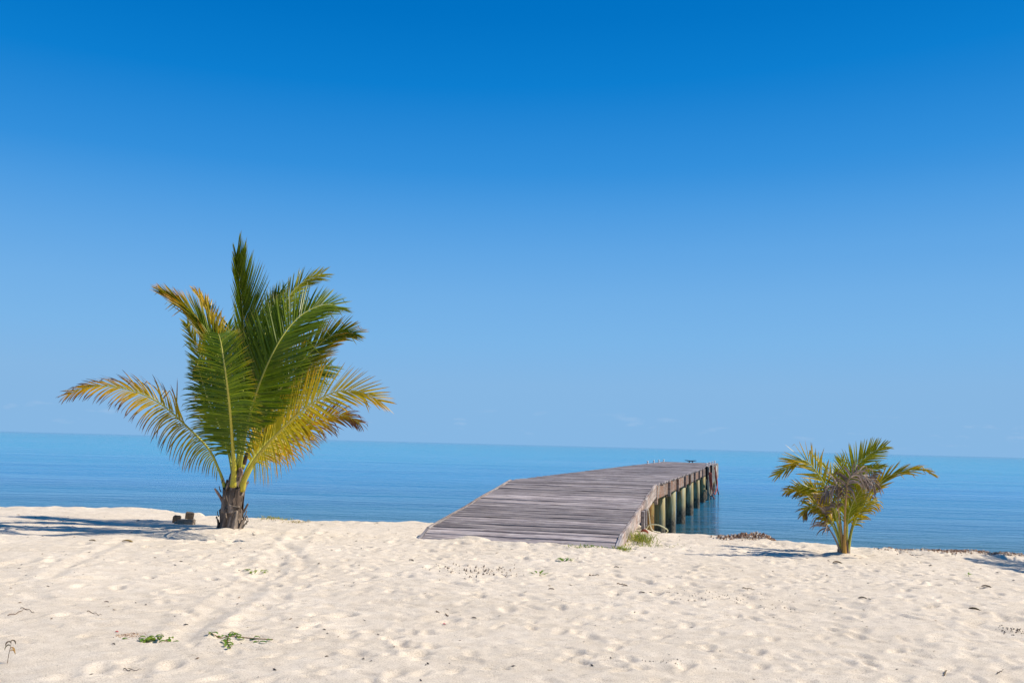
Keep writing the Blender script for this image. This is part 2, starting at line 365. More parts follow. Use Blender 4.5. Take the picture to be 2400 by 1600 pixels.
# wind scalloped lumps, stronger in the trodden middle and right
tr = np.clip((X + 4.0 + .35 * (Y - 7)) / 3.0, .25, 1)
def pits(n, x0, x1, y0, y1, L0, L1, dep, ang=None, seed=0):
    r = np.random.default_rng(seed)
    for _ in range(n):
        px = r.uniform(x0, x1); py = r.uniform(y0, y1)
        if r.random() > np.clip((px + 4.2 + .35 * (py - 7)) / 3.0, .22, 1): continue
        lx = r.uniform(L0, L1); ly = lx * r.uniform(.38, .6); a = (r.normal(R(78), .5) if ang is None else r.uniform(0, 3.1)); d = dep * r.uniform(.5, 1.25)
        i0, i1 = np.searchsorted(xs, (px - lx * 2.2, px + lx * 2.2)); j0, j1 = np.searchsorted(ys, (py - lx * 2.2, py + lx * 2.2))
        if i1 - i0 < 3 or j1 - j0 < 3: continue
        xx = X[j0:j1, i0:i1] - px; yy = Y[j0:j1, i0:i1] - py
        u = (xx * math.cos(a) + yy * math.sin(a)) / lx; v = (-xx * math.sin(a) + yy * math.cos(a)) / ly
        q = np.sqrt(u * u * (1 + .25 * u) + v * v)
        H[j0:j1, i0:i1] += -d * np.exp(-(q ** 2.4) * 1.5) + d * .28 * np.exp(-((q - 1.45) / .42) ** 2)
pits(950, -9, 9, 5.2, 17.5, .09, .15, .028, seed=1)
pits(2400, -9, 9, 5.2, 17.5, .05, .11, .019, ang=1, seed=6)
pits(5200, -12, 11, 5.2, 20, .03, .07, .009, ang=1, seed=2)
pits(110, -8, 9, 5.2, 15, .15, .26, .022, ang=1, seed=3)
# two dragged wheel tracks, running away to the right
for k, pts in enumerate([[(395, 1500), (470, 1440), (545, 1390), (620, 1330), (705, 1240)], [(430, 1500), (505, 1440), (575, 1395), (645, 1335), (728, 1240)], [(640, 1260), (700, 1300), (720, 1330)], [(110, 1360), (210, 1300), (300, 1262)]]):
    P = [ground(*q) for q in pts]
    for a, b_ in zip(P, P[1:]):
        ab = Vector((b_.x - a.x, b_.y - a.y)); l2 = ab.length_squared
        i0, i1 = np.searchsorted(xs, (min(a.x, b_.x) - .5, max(a.x, b_.x) + .5)); j0, j1 = np.searchsorted(ys, (min(a.y, b_.y) - .5, max(a.y, b_.y) + .5))
        xx = X[j0:j1, i0:i1]; yy = Y[j0:j1, i0:i1]
        tt = ((xx - a.x) * ab.x + (yy - a.y) * ab.y) / l2
        dd = np.abs((xx - a.x) * ab.y - (yy - a.y) * ab.x) / math.sqrt(l2)
        inside = ((tt >= 0) & (tt < 1)).astype(float)
        H[j0:j1, i0:i1] += inside * (-.028 * np.exp(-(dd / .07) ** 2) + .014 * np.exp(-((dd - .17) / .06) ** 2)) * (.8 if k < 2 else .5)
# beach crest: a low soft berm, then the face falling to the water
S = (X - JO.x) * JD.x + (Y - JO.y) * JD.y; Wd = (X - JO.x) * JP.x + (Y - JO.y) * JP.y
e_ = Y - yc - 2.3 / (1 + np.exp((np.abs(Wd) - 1.62) * 9))
H += np.where(np.abs(e_) < 8, .035 * np.exp(-((e_ + .1) / .35) ** 2), 0) + .05 * vnoise(X, Y, 2.2, 12) * np.exp(-(e_ / .8) ** 2) + .03 * vnoise(X, Y, 6, 13) * np.exp(-(e_ / .6) ** 2)
H += np.where(e_ > 0, -np.minimum(.27 * np.maximum(e_, 0) ** 1.15, 2.6), 0)
# bank of sand against the jetty foot, flat bed under it
S = (X - JO.x) * JD.x + (Y - JO.y) * JD.y; Wd = (X - JO.x) * JP.x + (Y - JO.y) * JP.y
foot = np.exp(-((S + .12) / .28) ** 2) * (1 / (1 + np.exp((np.abs(Wd) - 1.75) * 6)))
H += foot * (.035 + .05 * vnoise(X, Y, 1.6, 21) + .03 * vnoise(X, Y, 5, 22))
HH = H.copy()
inj = (S > .12) & (S < 2.0) & (np.abs(Wd) < 1.62)
H = np.where(inj, np.minimum(H, -.02 + 0 * H), H)
pat = .13 * np.exp(-(np.abs(Wd + .70 + .25 * (S - .1)) / .34) ** 2.6) * np.exp(-(np.abs(S - .10) / .26) ** 2.2)      # sand blown over the first plank
H = np.where((S > -.05) & (S < .5) & (pat > .02), np.maximum(H, -.035 + .29 * S + (pat - .04) * 1.1 + .012 * vnoise(X, Y, 9, 5)), H)
for q_, am, rad in ((ground(541, 1243), .05, .34), (ground(1977, 1303), .035, .2)):
    dd = np.hypot(X - q_.x, Y - q_.y); H += am * np.exp(-(dd / rad) ** 2) * (1 + .6 * vnoise(X, Y, 5, 31)) - .02 * np.exp(-((dd - rad * 1.9) / (rad * .4)) ** 2)
ny, nx = X.shape
me = bpy.data.meshes.new('sand'); co = np.stack([X, Y, H], -1).reshape(-1, 3).astype(np.float32)
me.vertices.add(len(co)); me.vertices.foreach_set('co', co.ravel())
idx = np.arange(nx * ny).reshape(ny, nx); q = np.stack([idx[:-1, :-1], idx[:-1, 1:], idx[1:, 1:], idx[1:, :-1]], -1).reshape(-1, 4).astype(np.int32)
me.loops.add(q.size); me.loops.foreach_set('vertex_index', q.ravel()); me.polygons.add(len(q))
me.polygons.foreach_set('loop_start', np.arange(0, q.size, 4, dtype=np.int32)); me.polygons.foreach_set('loop_total', np.full(len(q), 4, np.int32))
me.polygons.foreach_set('use_smooth', np.ones(len(q), bool)); me.update(); me.validate(); me.materials.append(M['sand'])
tag(link('sand', me), kind='structure', label='pale trodden beach sand running down to the water')
def hz(x, y):
    i = int(np.clip(np.searchsorted(xs, x) - 1, 0, nx - 2)); j = int(np.clip(np.searchsorted(ys, y) - 1, 0, ny - 2))
    a = (x - xs[i]) / (xs[i + 1] - xs[i]); b = (y - ys[j]) / (ys[j + 1] - ys[j])
    return float((H[j, i] * (1 - a) + H[j, i + 1] * a) * (1 - b) + (H[j + 1, i] * (1 - a) + H[j + 1, i + 1] * a) * b)
def G(px, py, dz=0.0):
    p = ground(px, py); p.z = hz(p.x, p.y) + dz; return p

# ------------------------------------------------------------------ sea
w = MB(); xs2 = [-45000, -8000, -1000, -200, 200, 1000, 8000, 45000]; ys2 = [14, 200, 1000, 8000, 48000]
w.add([(x, y, WATER_Z) for y in ys2 for x in xs2], [(j * 8 + i, j * 8 + i + 1, (j + 1) * 8 + i + 1, (j + 1) * 8 + i) for j in range(4) for i in range(7)])
tag(w.build('sea', M['water']), kind='structure', label='calm blue sea reaching a slightly tilted horizon')

# ------------------------------------------------------------------ jetty
jetty = empty('jetty', J(0, 0, 0), 0); tag(jetty, 'long weathered grey plank jetty rising from the sand and running out over the sea', 'jetty')
JB = Matrix((JP, JD, Vector((0, 0, 1)))).transposed()     # columns: across, along, up
def jplace(name, me, s, w_, z, slope=0.0, rx=0.0, ry=0.0, rz=0.0, parent=None, scale=(1, 1, 1)):
    o = link(name, me, parent or jetty)
    m = Matrix.Rotation(slope, 3, 'X') @ Euler((rx, ry, rz)).to_matrix()
    p = J(s, w_, z) - JO
    o.matrix_basis = Matrix.Translation(p) @ (JB @ m).to_4x4() @ Matrix.Diagonal((*scale, 1))
    return o
jetty.location = JO
PW = .183; TH = .045
planks = [bevelled('plank', (JW, PW, TH), M['deck'], .007, 7, .0035, seed=i) for i in range(7)]
s = .02; i = 0; PITCH_S = .201
segs = [(0.0, .62), (.62, 6.45), (6.45, 45.6)]
for a, b_ in segs:
    sl = math.atan2(deck_z(b_) - deck_z(a), b_ - a); n = max(1, round((b_ - a) / math.cos(sl) / PITCH_S)); step = (b_ - a) / n
    for k in range(n):
        sc_ = a + step * (k + .5); rr = random.Random(i * 7 + 1)
        ext = 1 + rr.uniform(-.004, .008) + (.014 if a > 6 else 0)
        gap = rr.uniform(.93, 1.0) if rr.random() > .12 else rr.uniform(.86, .93)
        jplace('plank', planks[rr.randrange(7)], sc_, rr.uniform(-.018, .018) * (1 if a > 6 else .2), deck_z(sc_) - TH / 2 * math.cos(sl) + rr.uniform(-.006, .006), sl,
               rx=rr.uniform(-.012, .012), ry=rr.uniform(-.0016, .0016), rz=rr.uniform(-.003, .003), scale=(ext, gap * step / math.cos(sl) / PITCH_S, 1))
        i += 1
def beam(name, s0, z0, s1, z1, w_, th, dep, mat, top=0.0, cuts=3, label=None):
    """board along the jetty, top edge from z0 to z1"""
    L_ = math.hypot(s1 - s0, z1 - z0); sl = math.atan2(z1 - z0, s1 - s0)
    m_ = bevelled(name, (L_, th, dep), mat, .005, cuts, .004, seed=int(s0 * 10) + int(w_ * 10))
    o = link(name, m_, jetty)
    mx = JB @ Matrix.Rotation(sl, 3, 'X') @ Matrix.Rotation(math.pi / 2, 3, 'Z')
    p = J((s0 + s1) / 2, w_, (z0 + z1) / 2) - JO + (JB @ Vector((0, math.sin(sl), -math.cos(sl)))) * dep / 2
    o.matrix_basis = Matrix.Translation(p) @ mx.to_4x4()
    if label: o['label'] = label
    return o
hw = JW / 2
for sg in (1, -1):
    e0 = hw + .028
    beam('edge_board', -.10, deck_z(-.1) + .012, .615, .167, sg * e0, .055, .19, M['trim'])
    beam('edge_board', .625, .172, 3.52, deck_z(3.52) + .012, sg * e0, .055, .27, M['side'])
    beam('edge_board', 3.53, deck_z(3.53) + .014, 6.44, .812, sg * e0, .055, .27, M['side'])
    # flat run: fascia under the plank ends
    ss = [6.47, 9.6, 12.9, 16.3, 20, 24, 28, 32, 36.2]
    for a, b_ in zip(ss, ss[1:]):
        beam('fascia_board', a, .745, b_ - .012, .745, sg * (hw - .03), .05, .30, M['fascia'])
    beam('fascia_board', 36.2, .745, 45.6, .745, sg * (hw - .03), .05, .30, M['fascia'])
for w_ in (-.8, 0, .8):
    beam('joist', .7, .10, 6.4, .74, w_, .06, .2, M['fascia']); beam('joist', 6.45, .752, 45.5, .752, w_, .06, .2, M['fascia'])
# cleats: short vertical blocks on the fascia
ctop = bevelled('cleat_block', (.07, .15, .36), M['fascia'], .006, 0, .004, seed=3)
for k, s_ in enumerate([6.62, 10.2, 13.1, 16.2, 18.6, 21.5, 24.6, 27.4, 30.3]):
    for sg in (1, -1):
        jplace('cleat_block', ctop, s_, sg * (hw + .032), .745 - .17, 0, scale=(1, 1.35 if k == 0 else 1, 1.12 if k == 0 else 1), rx=random.uniform(-.03, .03))
tl = bevelled('cleat_block', (.06, .13, .34), M['trim'], .006, 0, .004, seed=9)
jplace('cleat_block', tl, 3.9, hw + .087, deck_z(3.9) - .26, .11)
jplace('cleat_block', tl, 3.5, hw + .087, deck_z(3.5) - .23, .11)
# piles, object z measured from the water
def pile_mesh(seed, top):
    r = random.Random(seed); mb = MB(); n = 14; zz = [-1.9, -.6, -.1, .15, .4, .8, top]
    vs = []
    for z in zz:
        for k in range(n):
            th = 2 * math.pi * k / n; rr = .152 + .006 * math.sin(3 * th + seed) + r.uniform(-.003, .003) - .004 * z
            vs.append((rr * math.cos(th), rr * math.sin(th), z))
    fs = [(a * n + k, a * n + (k + 1) % n, (a + 1) * n + (k + 1) % n, (a + 1) * n + k) for a in range(len(zz) - 1) for k in range(n)] + [tuple((len(zz) - 1) * n + k for k in range(n))]
    mb.add(vs, fs); return mb.mesh('pile', M['pile'], True)
pm = [pile_mesh(q, 1.50) for q in range(4)]
def s_at(px, off):                       # along-jetty position whose edge offset shows at that column
    lo, hi = 0.5, 60
    for _ in range(40):
        mid = (lo + hi) / 2; p = J(mid, off, 0); d = CR.transposed() @ (p - Vector((0, 0, EYE))); x = 1200 + FOC * d.x / -d.z
        if x < px: lo = mid
        else: hi = mid
    return mid
offp = hw - .22
pile_s = [s_at(px, offp) for px in (1517, 1546.5, 1572, 1595.5, 1615.5, 1632, 1646)] + [34.0, 37.6, 41.2, 45.0]
print('PILES', [round(q, 1) for q in pile_s])
m1, t1, b1 = newmat('rust_streaked_pile'); wood_nodes(t1, b1, (.36, .19, .05), (.17, .09, .03), (.40, .36, .14), along=(9, 9, .9))
p1 = pm[0].copy(); p1.materials.clear(); p1.materials.append(m1)
for k, s_ in enumerate(pile_s):
    for sg in (1, -1):
        zt = deck_z(s_) - .06 - (WATER_Z + 1.5); first = k == 0 and sg == 1
        o = jplace('pile', p1 if first else pm[(k + (sg > 0)) % 4], s_, sg * offp, WATER_Z + (zt if s_ < 6.4 else -.02), 0, rz=random.uniform(0, 6), rx=random.uniform(-.01, .01), ry=random.uniform(-.01, .01))
        if first: o['label'] = 'orange rust-streaked pile nearest the sand'
    if k > 0:
        cb = bevelled('cross_beam', (JW - .12, .09, .2), M['fascia'], .006, 2, .003, seed=k); jplace('cross_beam', cb, s_ + .2, 0, min(deck_z(s_), .8) - .35)
# low brace between two far piles
br = bevelled('brace', (2.9, .06, .14), M['trim'], .005, 2, .003)
jplace('brace', br, pile_s[6] + .2, 0, -.12, ry=.3)
# sea end: deeper boards, ladder rails of black rubber, bollards and a horn cleat
bd = bevelled('end_board', (.05, .24, .95), M['pale'], .006, 0, .004)
for k in range(10):
    s_ = 36.5 + k * .98
    jplace('end_board', bd, s_, hw + .035, .80 - .475 + random.uniform(-.02, .02), scale=(1, random.uniform(1.5, 3.6) if k > 5 else 1, random.uniform(.8, 1.02)))
db = bevelled('end_board', (JW + .1, .05, .32), M['pale'], .006, 2, .004); jplace('end_board', db, 45.66, 0, .62)
fb = bevelled('rubber_fender', (.09, .34, .98), M['rubber'], .02, 0, .003)
for s_ in (29.6, 34.2): jplace('rubber_fender', fb, s_, hw + .10, .80 - .46, scale=(1, 1, 1.05))
ld = bevelled('fender_post', (.10, .12, 1.5), M['pale'], .01, 0, .004)
for s_ in (31.9, 35.5): jplace('fender_post', ld, s_, hw + .06, .02)
bo = MB(); bo.tube([(0, 0, 0), (0, 0, .012), (0, 0, .014), (0, 0, .10), (0, 0, .105), (0, 0, .135), (0, 0, .15)], [.085, .085, .035, .032, .055, .055, .03], 12, (.72, .70, .64))
bom = bo.mesh('bollard', M['metal'], False)
for sg, ps in ((1, (1655.6, 1663, 1669.5, 1675)), (-1, (1517.4, 1532, 1543.8, 1555))):
    for px in ps:
        s_ = s_at(px, sg * (hw - .12)); jplace('bollard', bom, min(s_, 45.3), sg * (hw - .12), .804)
hc = MB()
for x in (-.09, .09): hc.tube([(x, 0, 0), (x, 0, .09)], [.035, .025], 8, (.05, .05, .055))
hc.tube([(-.34, 0, .135), (-.2, 0, .115), (0, 0, .10), (.2, 0, .115), (.34, 0, .135)], [.012, .028, .032, .028, .012], 8, (.05, .05, .055))
jplace('horn_cleat', hc.mesh('horn_cleat', M['metal'], True), 43.6, .15, .806)

# ropes
def rope(name, pts, r, col, label, cat='rope', group=None, tw=True):
    P = [Vector(p) for p in pts]; Q = []
    for i in range(len(P) - 1):
        p0, p1_, p2, p3 = P[max(i - 1, 0)], P[i], P[i + 1], P[min(i + 2, len(P) - 1)]
        for k in range(7):
            t = k / 7; Q.append(.5 * ((2 * p1_) + (p2 - p0) * t + (2 * p0 - 5 * p1_ + 4 * p2 - p3) * t * t + (3 * p1_ - p0 - 3 * p2 + p3) * t ** 3))
    Q.append(P[-1]); mb = MB(); o0 = Q[0].copy(); mb.tube([q - o0 for q in Q], [r * (1 + .12 * ((j % 2) * 2 - 1) * tw) for j in range(len(Q))], 8, col)
    return tag(mb.build(name, M['rope'], loc=o0, smooth=True), label, cat, group)
ez = hw + .12
rope('rope', [J(31.8, ez, .55), J(31.9, ez, .1), J(32.6, ez + .05, -.35), J(34.4, ez + .05, -.65), J(36.5, ez + .1, -.95)], .03, (.28, .07, .06), 'thick dull red rope hanging straight from the jetty side nearest the black fender', 'rope')
rope('rope', [J(31.9, ez + .06, .52), J(32.5, ez + .1, -.2), J(34.5, ez + .12, -.55), J(36.9, ez + .1, -.6), J(38.6, ez + .12, -.2), J(39.0, ez, .6)], .03, (.33, .09, .07), 'long dull red rope swagged low between the fender posts at the sea end', 'rope')
rope('rope', [J(38.4, ez, .7), J(38.8, ez + .04, 0), J(40.0, ez + .08, -.5), J(41.5, ez + .1, -.9)], .034, (.36, .12, .07), 'reddish brown rope trailing into the water beyond the last fender', 'rope')
rope('rope', [J(28.6, ez, .3), J(29.6, ez + .05, -.25), J(31.2, ez + .08, -.48), J(32.8, ez + .06, -.2), J(33.6, ez, .3)], .022, (.22, .19, .15), 'thin tan rope drooping in a loop beneath the black fenders', 'rope')
rope('rope', [J(30.2, ez, .45), J(30.4, ez + .03, -.2), J(30.7, ez + .05, -.9)], .024, (.42, .36, .27), 'pale tan rope hanging straight down into the sea', 'rope')
def Ya(px, py, y): return at(px, py, y)
rope('rope', [J(4.0, hw + .13, .42), J(4.03, hw + .15, .26), J(4.06, hw + .17, .10), J(4.12, hw + .22, .0), J(4.3, hw + .34, -.04)], .010, (.62, .60, .45), 'pale cream rope hanging down from the ramp edge to the sand', 'rope')
rope('rope', [J(3.45, hw + .12, .05), J(3.3, hw + .2, -.02), J(3.55, hw + .46, .0), J(3.5, hw + .55, .07), J(3.45, hw + .4, .16), J(3.5, hw + .22, .16), J(3.55, hw + .15, .08)], .010, (.66, .66, .42), 'looped yellowish rope lying under the ramp edge beside the first pile', 'rope')

# ------------------------------------------------------------------ palms
def catmull(P, n):
    P = [Vector(p) for p in P]; Q = []; m = len(P) - 1
    for j in range(n + 1):
        u = j / n * m; i = min(int(u), m - 1); t = u - i
        p0, p1_, p2, p3 = (P[i - 1] if i else P[0] * 2 - P[1]), P[i], P[i + 1], (P[i + 2] if i + 2 <= m else P[m] * 2 - P[m - 1])
        Q.append(.5 * ((2 * p1_) + (p2 - p0) * t + (2 * p0 - 5 * p1_ + 4 * p2 - p3) * t * t + (3 * p1_ - p0 - 3 * p2 + p3) * t ** 3))
    # re-space evenly
    L_ = [0]
    for a, b in zip(Q, Q[1:]): L_.append(L_[-1] + (b - a).length)
    out = []; k = 0
    for j in range(n + 1):
        d = L_[-1] * j / n
        while k < len(L_) - 2 and L_[k + 1] < d: k += 1
        out.append(Q[k].lerp(Q[k + 1], (d - L_[k]) / max(L_[k + 1] - L_[k], 1e-9)))
    return out, L_[-1]
GREEN = (.042, .098, .002); LIME = (.25, .31, .006); YEL = (.60, .43, .012); ORA = (.70, .31, .012); BRN = (.13, .05, .025); GREY = (.42, .33, .28); DGREY = (.09, .06, .05)
def lerp3(a, b, t): t = max(0, min(1, t)); return tuple(x + (y - x) * t for x, y in zip(a, b))
def scheme(name):
    def f(t, u, r):          # t along the frond, u along the leaflet, r leaflet random
        if name == 'green': c = lerp3(GREEN, LIME, .15 + .35 * r + .35 * (u > .8)); return lerp3(c, YEL, max(0, (u - .86) * 4) * (r > .4))
        if name == 'centre': c = lerp3(GREEN, LIME, .12 + .6 * r * r + .2 * (u > .7)); return lerp3(c, lerp3(YEL, ORA, r), max(0, u * 2.2 - 1.5) * (r > .45) * .8)
        if name == 'greenlight': c = lerp3(GREEN, LIME, .45 + .4 * r); return lerp3(c, YEL, max(0, (t - .5) * .8) + max(0, (u - .8) * 2.5) * r)
        if name == 'greenyel': c = lerp3(GREEN, LIME, .3 + .4 * r); return lerp3(c, lerp3(YEL, ORA, r), max(0, u * 1.3 - .55 + t * .25 - .1) * (.4 + r))
        if name == 'yellow': c = lerp3(LIME, YEL, .35 + .6 * t + .25 * r); c = lerp3(c, ORA, max(0, u - .45) * 1.2 * (.4 + .8 * r)); return lerp3(c, BRN, max(0, u - .93) * 8)
        if name == 'sunburnt':
            c = lerp3(lerp3(GREEN, LIME, .3 + .5 * r), YEL, .1 + 1.0 * t + .5 * max(0, u - .5)); c = lerp3(c, ORA, u * .9 * t + .2 * t); return lerp3(c, BRN, max(0, u - .62 + .15 * r) * 3.4 * (1.0 if t > .3 else .45))
        if name == 'rust': c = lerp3(YEL, ORA, r); return lerp3(c, (.2, .08, .04), max(0, u * .9 + t * .9 - .95 + .3 * r) * 2)
        if name == 'small': c = lerp3(GREEN, LIME, .7 + .5 * r); return lerp3(c, lerp3(YEL, ORA, .4), .05 + .4 * u * r + .15 * t)
        if name == 'orangey': c = lerp3(GREEN, LIME, .6 + .4 * r); c = lerp3(c, YEL, .15 + .6 * r); c = lerp3(c, ORA, .05 + .55 * u * u); return lerp3(c, BRN, max(0, u - .8) * 3 * r)
        if name == 'dead': return lerp3(lerp3(GREY, DGREY, r), (.33, .27, .22), .35 * (1 - u) * r)
        if name == 'halfdead': c = lerp3(LIME, ORA, .15 + .4 * r); return lerp3(c, lerp3(DGREY, BRN, .4), max(0, u * 1.7 - .9 + .6 * (r - .5) + t * .3))
    return f
def leaflet(mb, p, d, w, length, width, droop, fold, colf, t, r, org, segs=7, kink=None):
    """one narrow folded leaflet: d direction, w width vector, bends down under its weight"""
    pts = []; q = p.copy(); dd = d.copy(); st = length / segs
    rows = []; cols = []
    for j in range(segs + 1):
        u = j / segs
        ww = (w - dd * w.dot(dd)).normalized(); nn = dd.cross(ww)
        wid = width * min(1, .35 + u * 5) * (1 - u ** 2.2) ** .75 + .0012
        q0 = q - org
        rows.append((q0 - ww * wid * .5 - nn * fold * wid, q0, q0 + ww * wid * .5 - nn * fold * wid))
        c = colf(t, u, r)
        if u > .92: c = lerp3(c, (.24, .15, .10), .75)
        cols += [c] * 3
        q = q + dd * st
        k = droop * (.4 + 1.6 * u)
        if kink is not None and j == kink: k += 1.3
        dd = (dd + Vector((0, 0, -1)) * k * (1 - abs(dd.z) * .3 if dd.z < 0 else 1)).normalized()
    vs = [v for rrow in rows for v in rrow]; fs = []
    for j in range(segs):
        a = j * 3; fs += [(a, a + 1, a + 4, a + 3), (a + 1, a + 2, a + 5, a + 4)]
    mb.add(vs, fs, cols)
def frond(root, pts, sides, n=80, t0=.2, Lmax=.75, wid=.034, col='green', droop=.06, lift=0.0, ang=(66, 24), r0=.034, stalk=None, single=False, prof=None,
          mat='leaf', kinkp=.09, jit=.08, seed=0, gaps=0.0, label=None, basew=1.6, droop_t=None, tipl=.38, droopr=None, lenr=None, ang2=None):
    """pts world points from base to tip; sides = two world vectors giving where left and right leaflets spread"""
    if seed < 20: Lmax *= 1.24; n = int(n * (1 if single else 1.4)); wid *= .88
    if 20 < seed < 40 and mat == 'leaf': Lmax *= 1.0; n = int(n * 1.0); wid *= .85
    r = random.Random(seed * 131 + 7); C_, Ltot = catmull(pts, 60)
    if seed in (2, 5, 8, 10, 12, 15):          # the blade's last leaflets reach past the midrib
        C_, Ltot = catmull(C_[:{2: 60, 5: 57, 8: 57, 10: 59, 12: 58, 15: 57}[seed]], 60)
    org = C_[0].copy(); O = root.location
    sc_ = scheme(col)
    sc0 = stalk or ((.36, .36, .03) if col not in ('dead',) else (.26, .18, .11)); sc1 = lerp3(sc0, (.50, .48, .16), .5) if col != 'dead' else (.3, .24, .17)
    rad = []
    for j in range(61):
        t = j / 60; rad.append(r0 * (basew if t < .03 else 1 + (basew - 1) * max(0, 1 - t / .14)) * (1 - .88 * t ** .8) + .0015)
    mb = MB(); mb.tube([c - org for c in C_], rad, 8, [lerp3(sc0, sc1, j / 60) for j in range(61)], flat=.8)
    fr = mb.build('frond', M['stalk'], root, True, loc=org - O)
    if label: fr['label'] = label
    big = MB()
    for si, S in enumerate(sides):
        S0, S1 = (Vector(S[0]), Vector(S[1])) if isinstance(S[0], (tuple, list)) else (Vector(S), Vector(S))
        for k in range(n):
            t = t0 + (1 - t0) * ((k + .5 + (si * .35) + r.uniform(-.25, .25)) / n); t = min(t, .998)
            if r.random() < gaps: continue
            if seed == 12 and si == 0 and t < .36: continue      # bare upper side near the stalk
            x = t * 60; i = min(int(x), 59); p = C_[i].lerp(C_[i + 1], x - i)
            T = (C_[min(i + 2, 60)] - C_[max(i - 1, 0)]).normalized()
            S = S0.lerp(S1, min(1, max(0, ((t - t0) / (1 - t0) - .12) / .4)))
            s_ = (S - T * S.dot(T)); s_ = s_.normalized() if s_.length > 1e-3 else Vector((0, 0, 1))
            tt = (t - t0) / (1 - t0)
            ag = ang2 if (ang2 and si == 1) else ang
            a = R(ag[0] + (ag[1] - ag[0]) * tt ** 1.1) + r.gauss(0, jit)
            nn = T.cross(s_) * (1 if si else -1)
            d = (T * math.cos(a) + s_ * math.sin(a) + Vector((0, 0, 1)) * lift + nn * r.gauss(0, jit * .8)).normalized()
            lp = prof(tt) if prof else min(1, .5 + 3.2 * tt) * (1 - (1 - tipl) * max(0, (tt - .35) / .65) ** 1.5)
            ln = Lmax * lp * r.uniform(.9, 1.08)
            if lenr and si == lenr[0]: ln *= lenr[1]
            rr = r.random(); dr = droop * r.uniform(.5, 1.6)
            if droop_t: dr *= droop_t(tt)
            if droopr and si == droopr[0]: dr *= droopr[1]
            kk = r.randrange(3, 6) if r.random() < kinkp else None
            w = (T + nn * r.uniform(-.5, .5)).normalized()
            if single:
                m1_ = MB(); leaflet(m1_, p, d, w, ln, wid * (.7 + .3 * lp) * r.uniform(.85, 1.1), dr, .22, sc_, tt, rr, p, kink=kk)
                m1_.build('leaflet', M[mat], fr, loc=p - org)
            else:
                leaflet(big, p, d, w, ln, wid * (.7 + .3 * lp) * r.uniform(.85, 1.1), dr, .22, sc_, tt, rr, org, kink=kk)
    if not single: tag(big.build('leaflets', M[mat], fr), kind='stuff')
    return fr

# ---- the tall palm at the left
PB = G(541, 1243); PB.z -= .05; PY = PB.y
palm = empty('coconut_palm', PB); tag(palm, 'tall young coconut palm with a stout fibrous trunk on the left of the beach', 'palm tree', 'coconut palms')
def bp(L_): return [at(x, y, PY + dy * (1.85 if dy < 0 else 1.3)) for x, y, dy in L_]
CRN = 1108
def trunk_mesh(levels, mat, n=28, seed=0, col=(.26, .20, .15), col2=(.14, .105, .08)):
    """levels: (px, py, half width px); lumpy body"""
    mb = MB(); vs = []; cols = []; r = random.Random(seed); ph = [r.uniform(0, 6) for _ in range(5)]
    for j, (px, py, hwp) in enumerate(levels):
        c = at(px, py, PY) - PB; rr = .93 * hwp / FOC * PY
        for k in range(n):
            th = 2 * math.pi * k / n
            q = rr * (1 + .06 * math.sin(3 * th + ph[0] + j * .5) + .05 * math.sin(7 * th + ph[1] - j * .3) + .035 * math.sin(13 * th + ph[2] + j * .2) + r.uniform(-.02, .02))
            vs.append(c + Vector((q * math.cos(th), q * math.sin(th), r.uniform(-.006, .006)))); cols.append(lerp3(col, col2, .5 + .5 * math.sin(5 * th + j * 1.3 + ph[3])))
    m = len(levels); fs = [(a * n + k, a * n + (k + 1) % n, (a + 1) * n + (k + 1) % n, (a + 1) * n + k) for a in range(m - 1) for k in range(n)] + [tuple((m - 1) * n + k for k in range(n))]
    mb.add(vs, fs, cols); return mb
lv = [(541, 1250, 31), (541, 1243, 31), (541, 1236, 28), (542, 1222, 26), (542, 1208, 26), (542, 1196, 27.5), (543, 1190, 24), (544, 1176, 25), (545, 1160, 24.5), (546, 1150, 22), (548, 1140, 19), (550, 1128, 17), (552, 1112, 15), (554, 1100, 11), (555, 1088, 7)]
trunk_mesh(lv, M['bark'], seed=3).build('trunk', M['bark'], palm, True)
def sheath(parent, a, z0, z1, r0, r1, w0, w1, flare, col, seed, name='leaf_base', lean=(0, 0), cz=None, thick=.012):
    """a curved old leaf base clasping the trunk at angle a"""
    r = random.Random(seed); mb = MB(); n = 7; m = 9; outer = []; cols = []
    for layer in (0, 1):
        for j in range(m):
            t = j / (m - 1); z = z0 + (z1 - z0) * t; rr = r0 + (r1 - r0) * t + flare * t ** 3 - layer * thick; w_ = w0 + (w1 - w0) * t ** .7
            for k in range(n):
                s_ = (k / (n - 1) - .5); th = a + s_ * w_ / max(rr, .05)
                q = rr + .012 * math.cos(s_ * 9) + r.uniform(-.004, .004)
                outer.append(Vector((q * math.cos(th) + lean[0] * t, q * math.sin(th) + lean[1] * t, z + (r.uniform(-.03, .03) if j == m - 1 else 0) - .05 * abs(s_) * t)))
                cols.append(lerp3(col, (.08, .06, .045), .6 * abs(s_) * 1.6 + r.uniform(0, .25)))
    fs = []
    for j in range(m - 1):
        for k in range(n - 1):
            a0 = j * n + k; fs.append((a0, a0 + 1, a0 + n + 1, a0 + n)); b0 = m * n + a0; fs.append((b0 + n, b0 + n + 1, b0 + 1, b0))
        fs += [(j * n, (j + 1) * n, m * n + (j + 1) * n, m * n + j * n), (m * n + j * n + n - 1, m * n + (j + 1) * n + n - 1, (j + 1) * n + n - 1, j * n + n - 1)]
    for k in range(n - 1): fs += [((m - 1) * n + k, (m - 1) * n + k + 1, m * n + (m - 1) * n + k + 1, m * n + (m - 1) * n + k), (m * n + k, m * n + k + 1, k + 1, k)]
    mb.add(outer, fs, cols); return mb.build(name, M['bark'], parent, True)
TC = (.40, .33, .27)
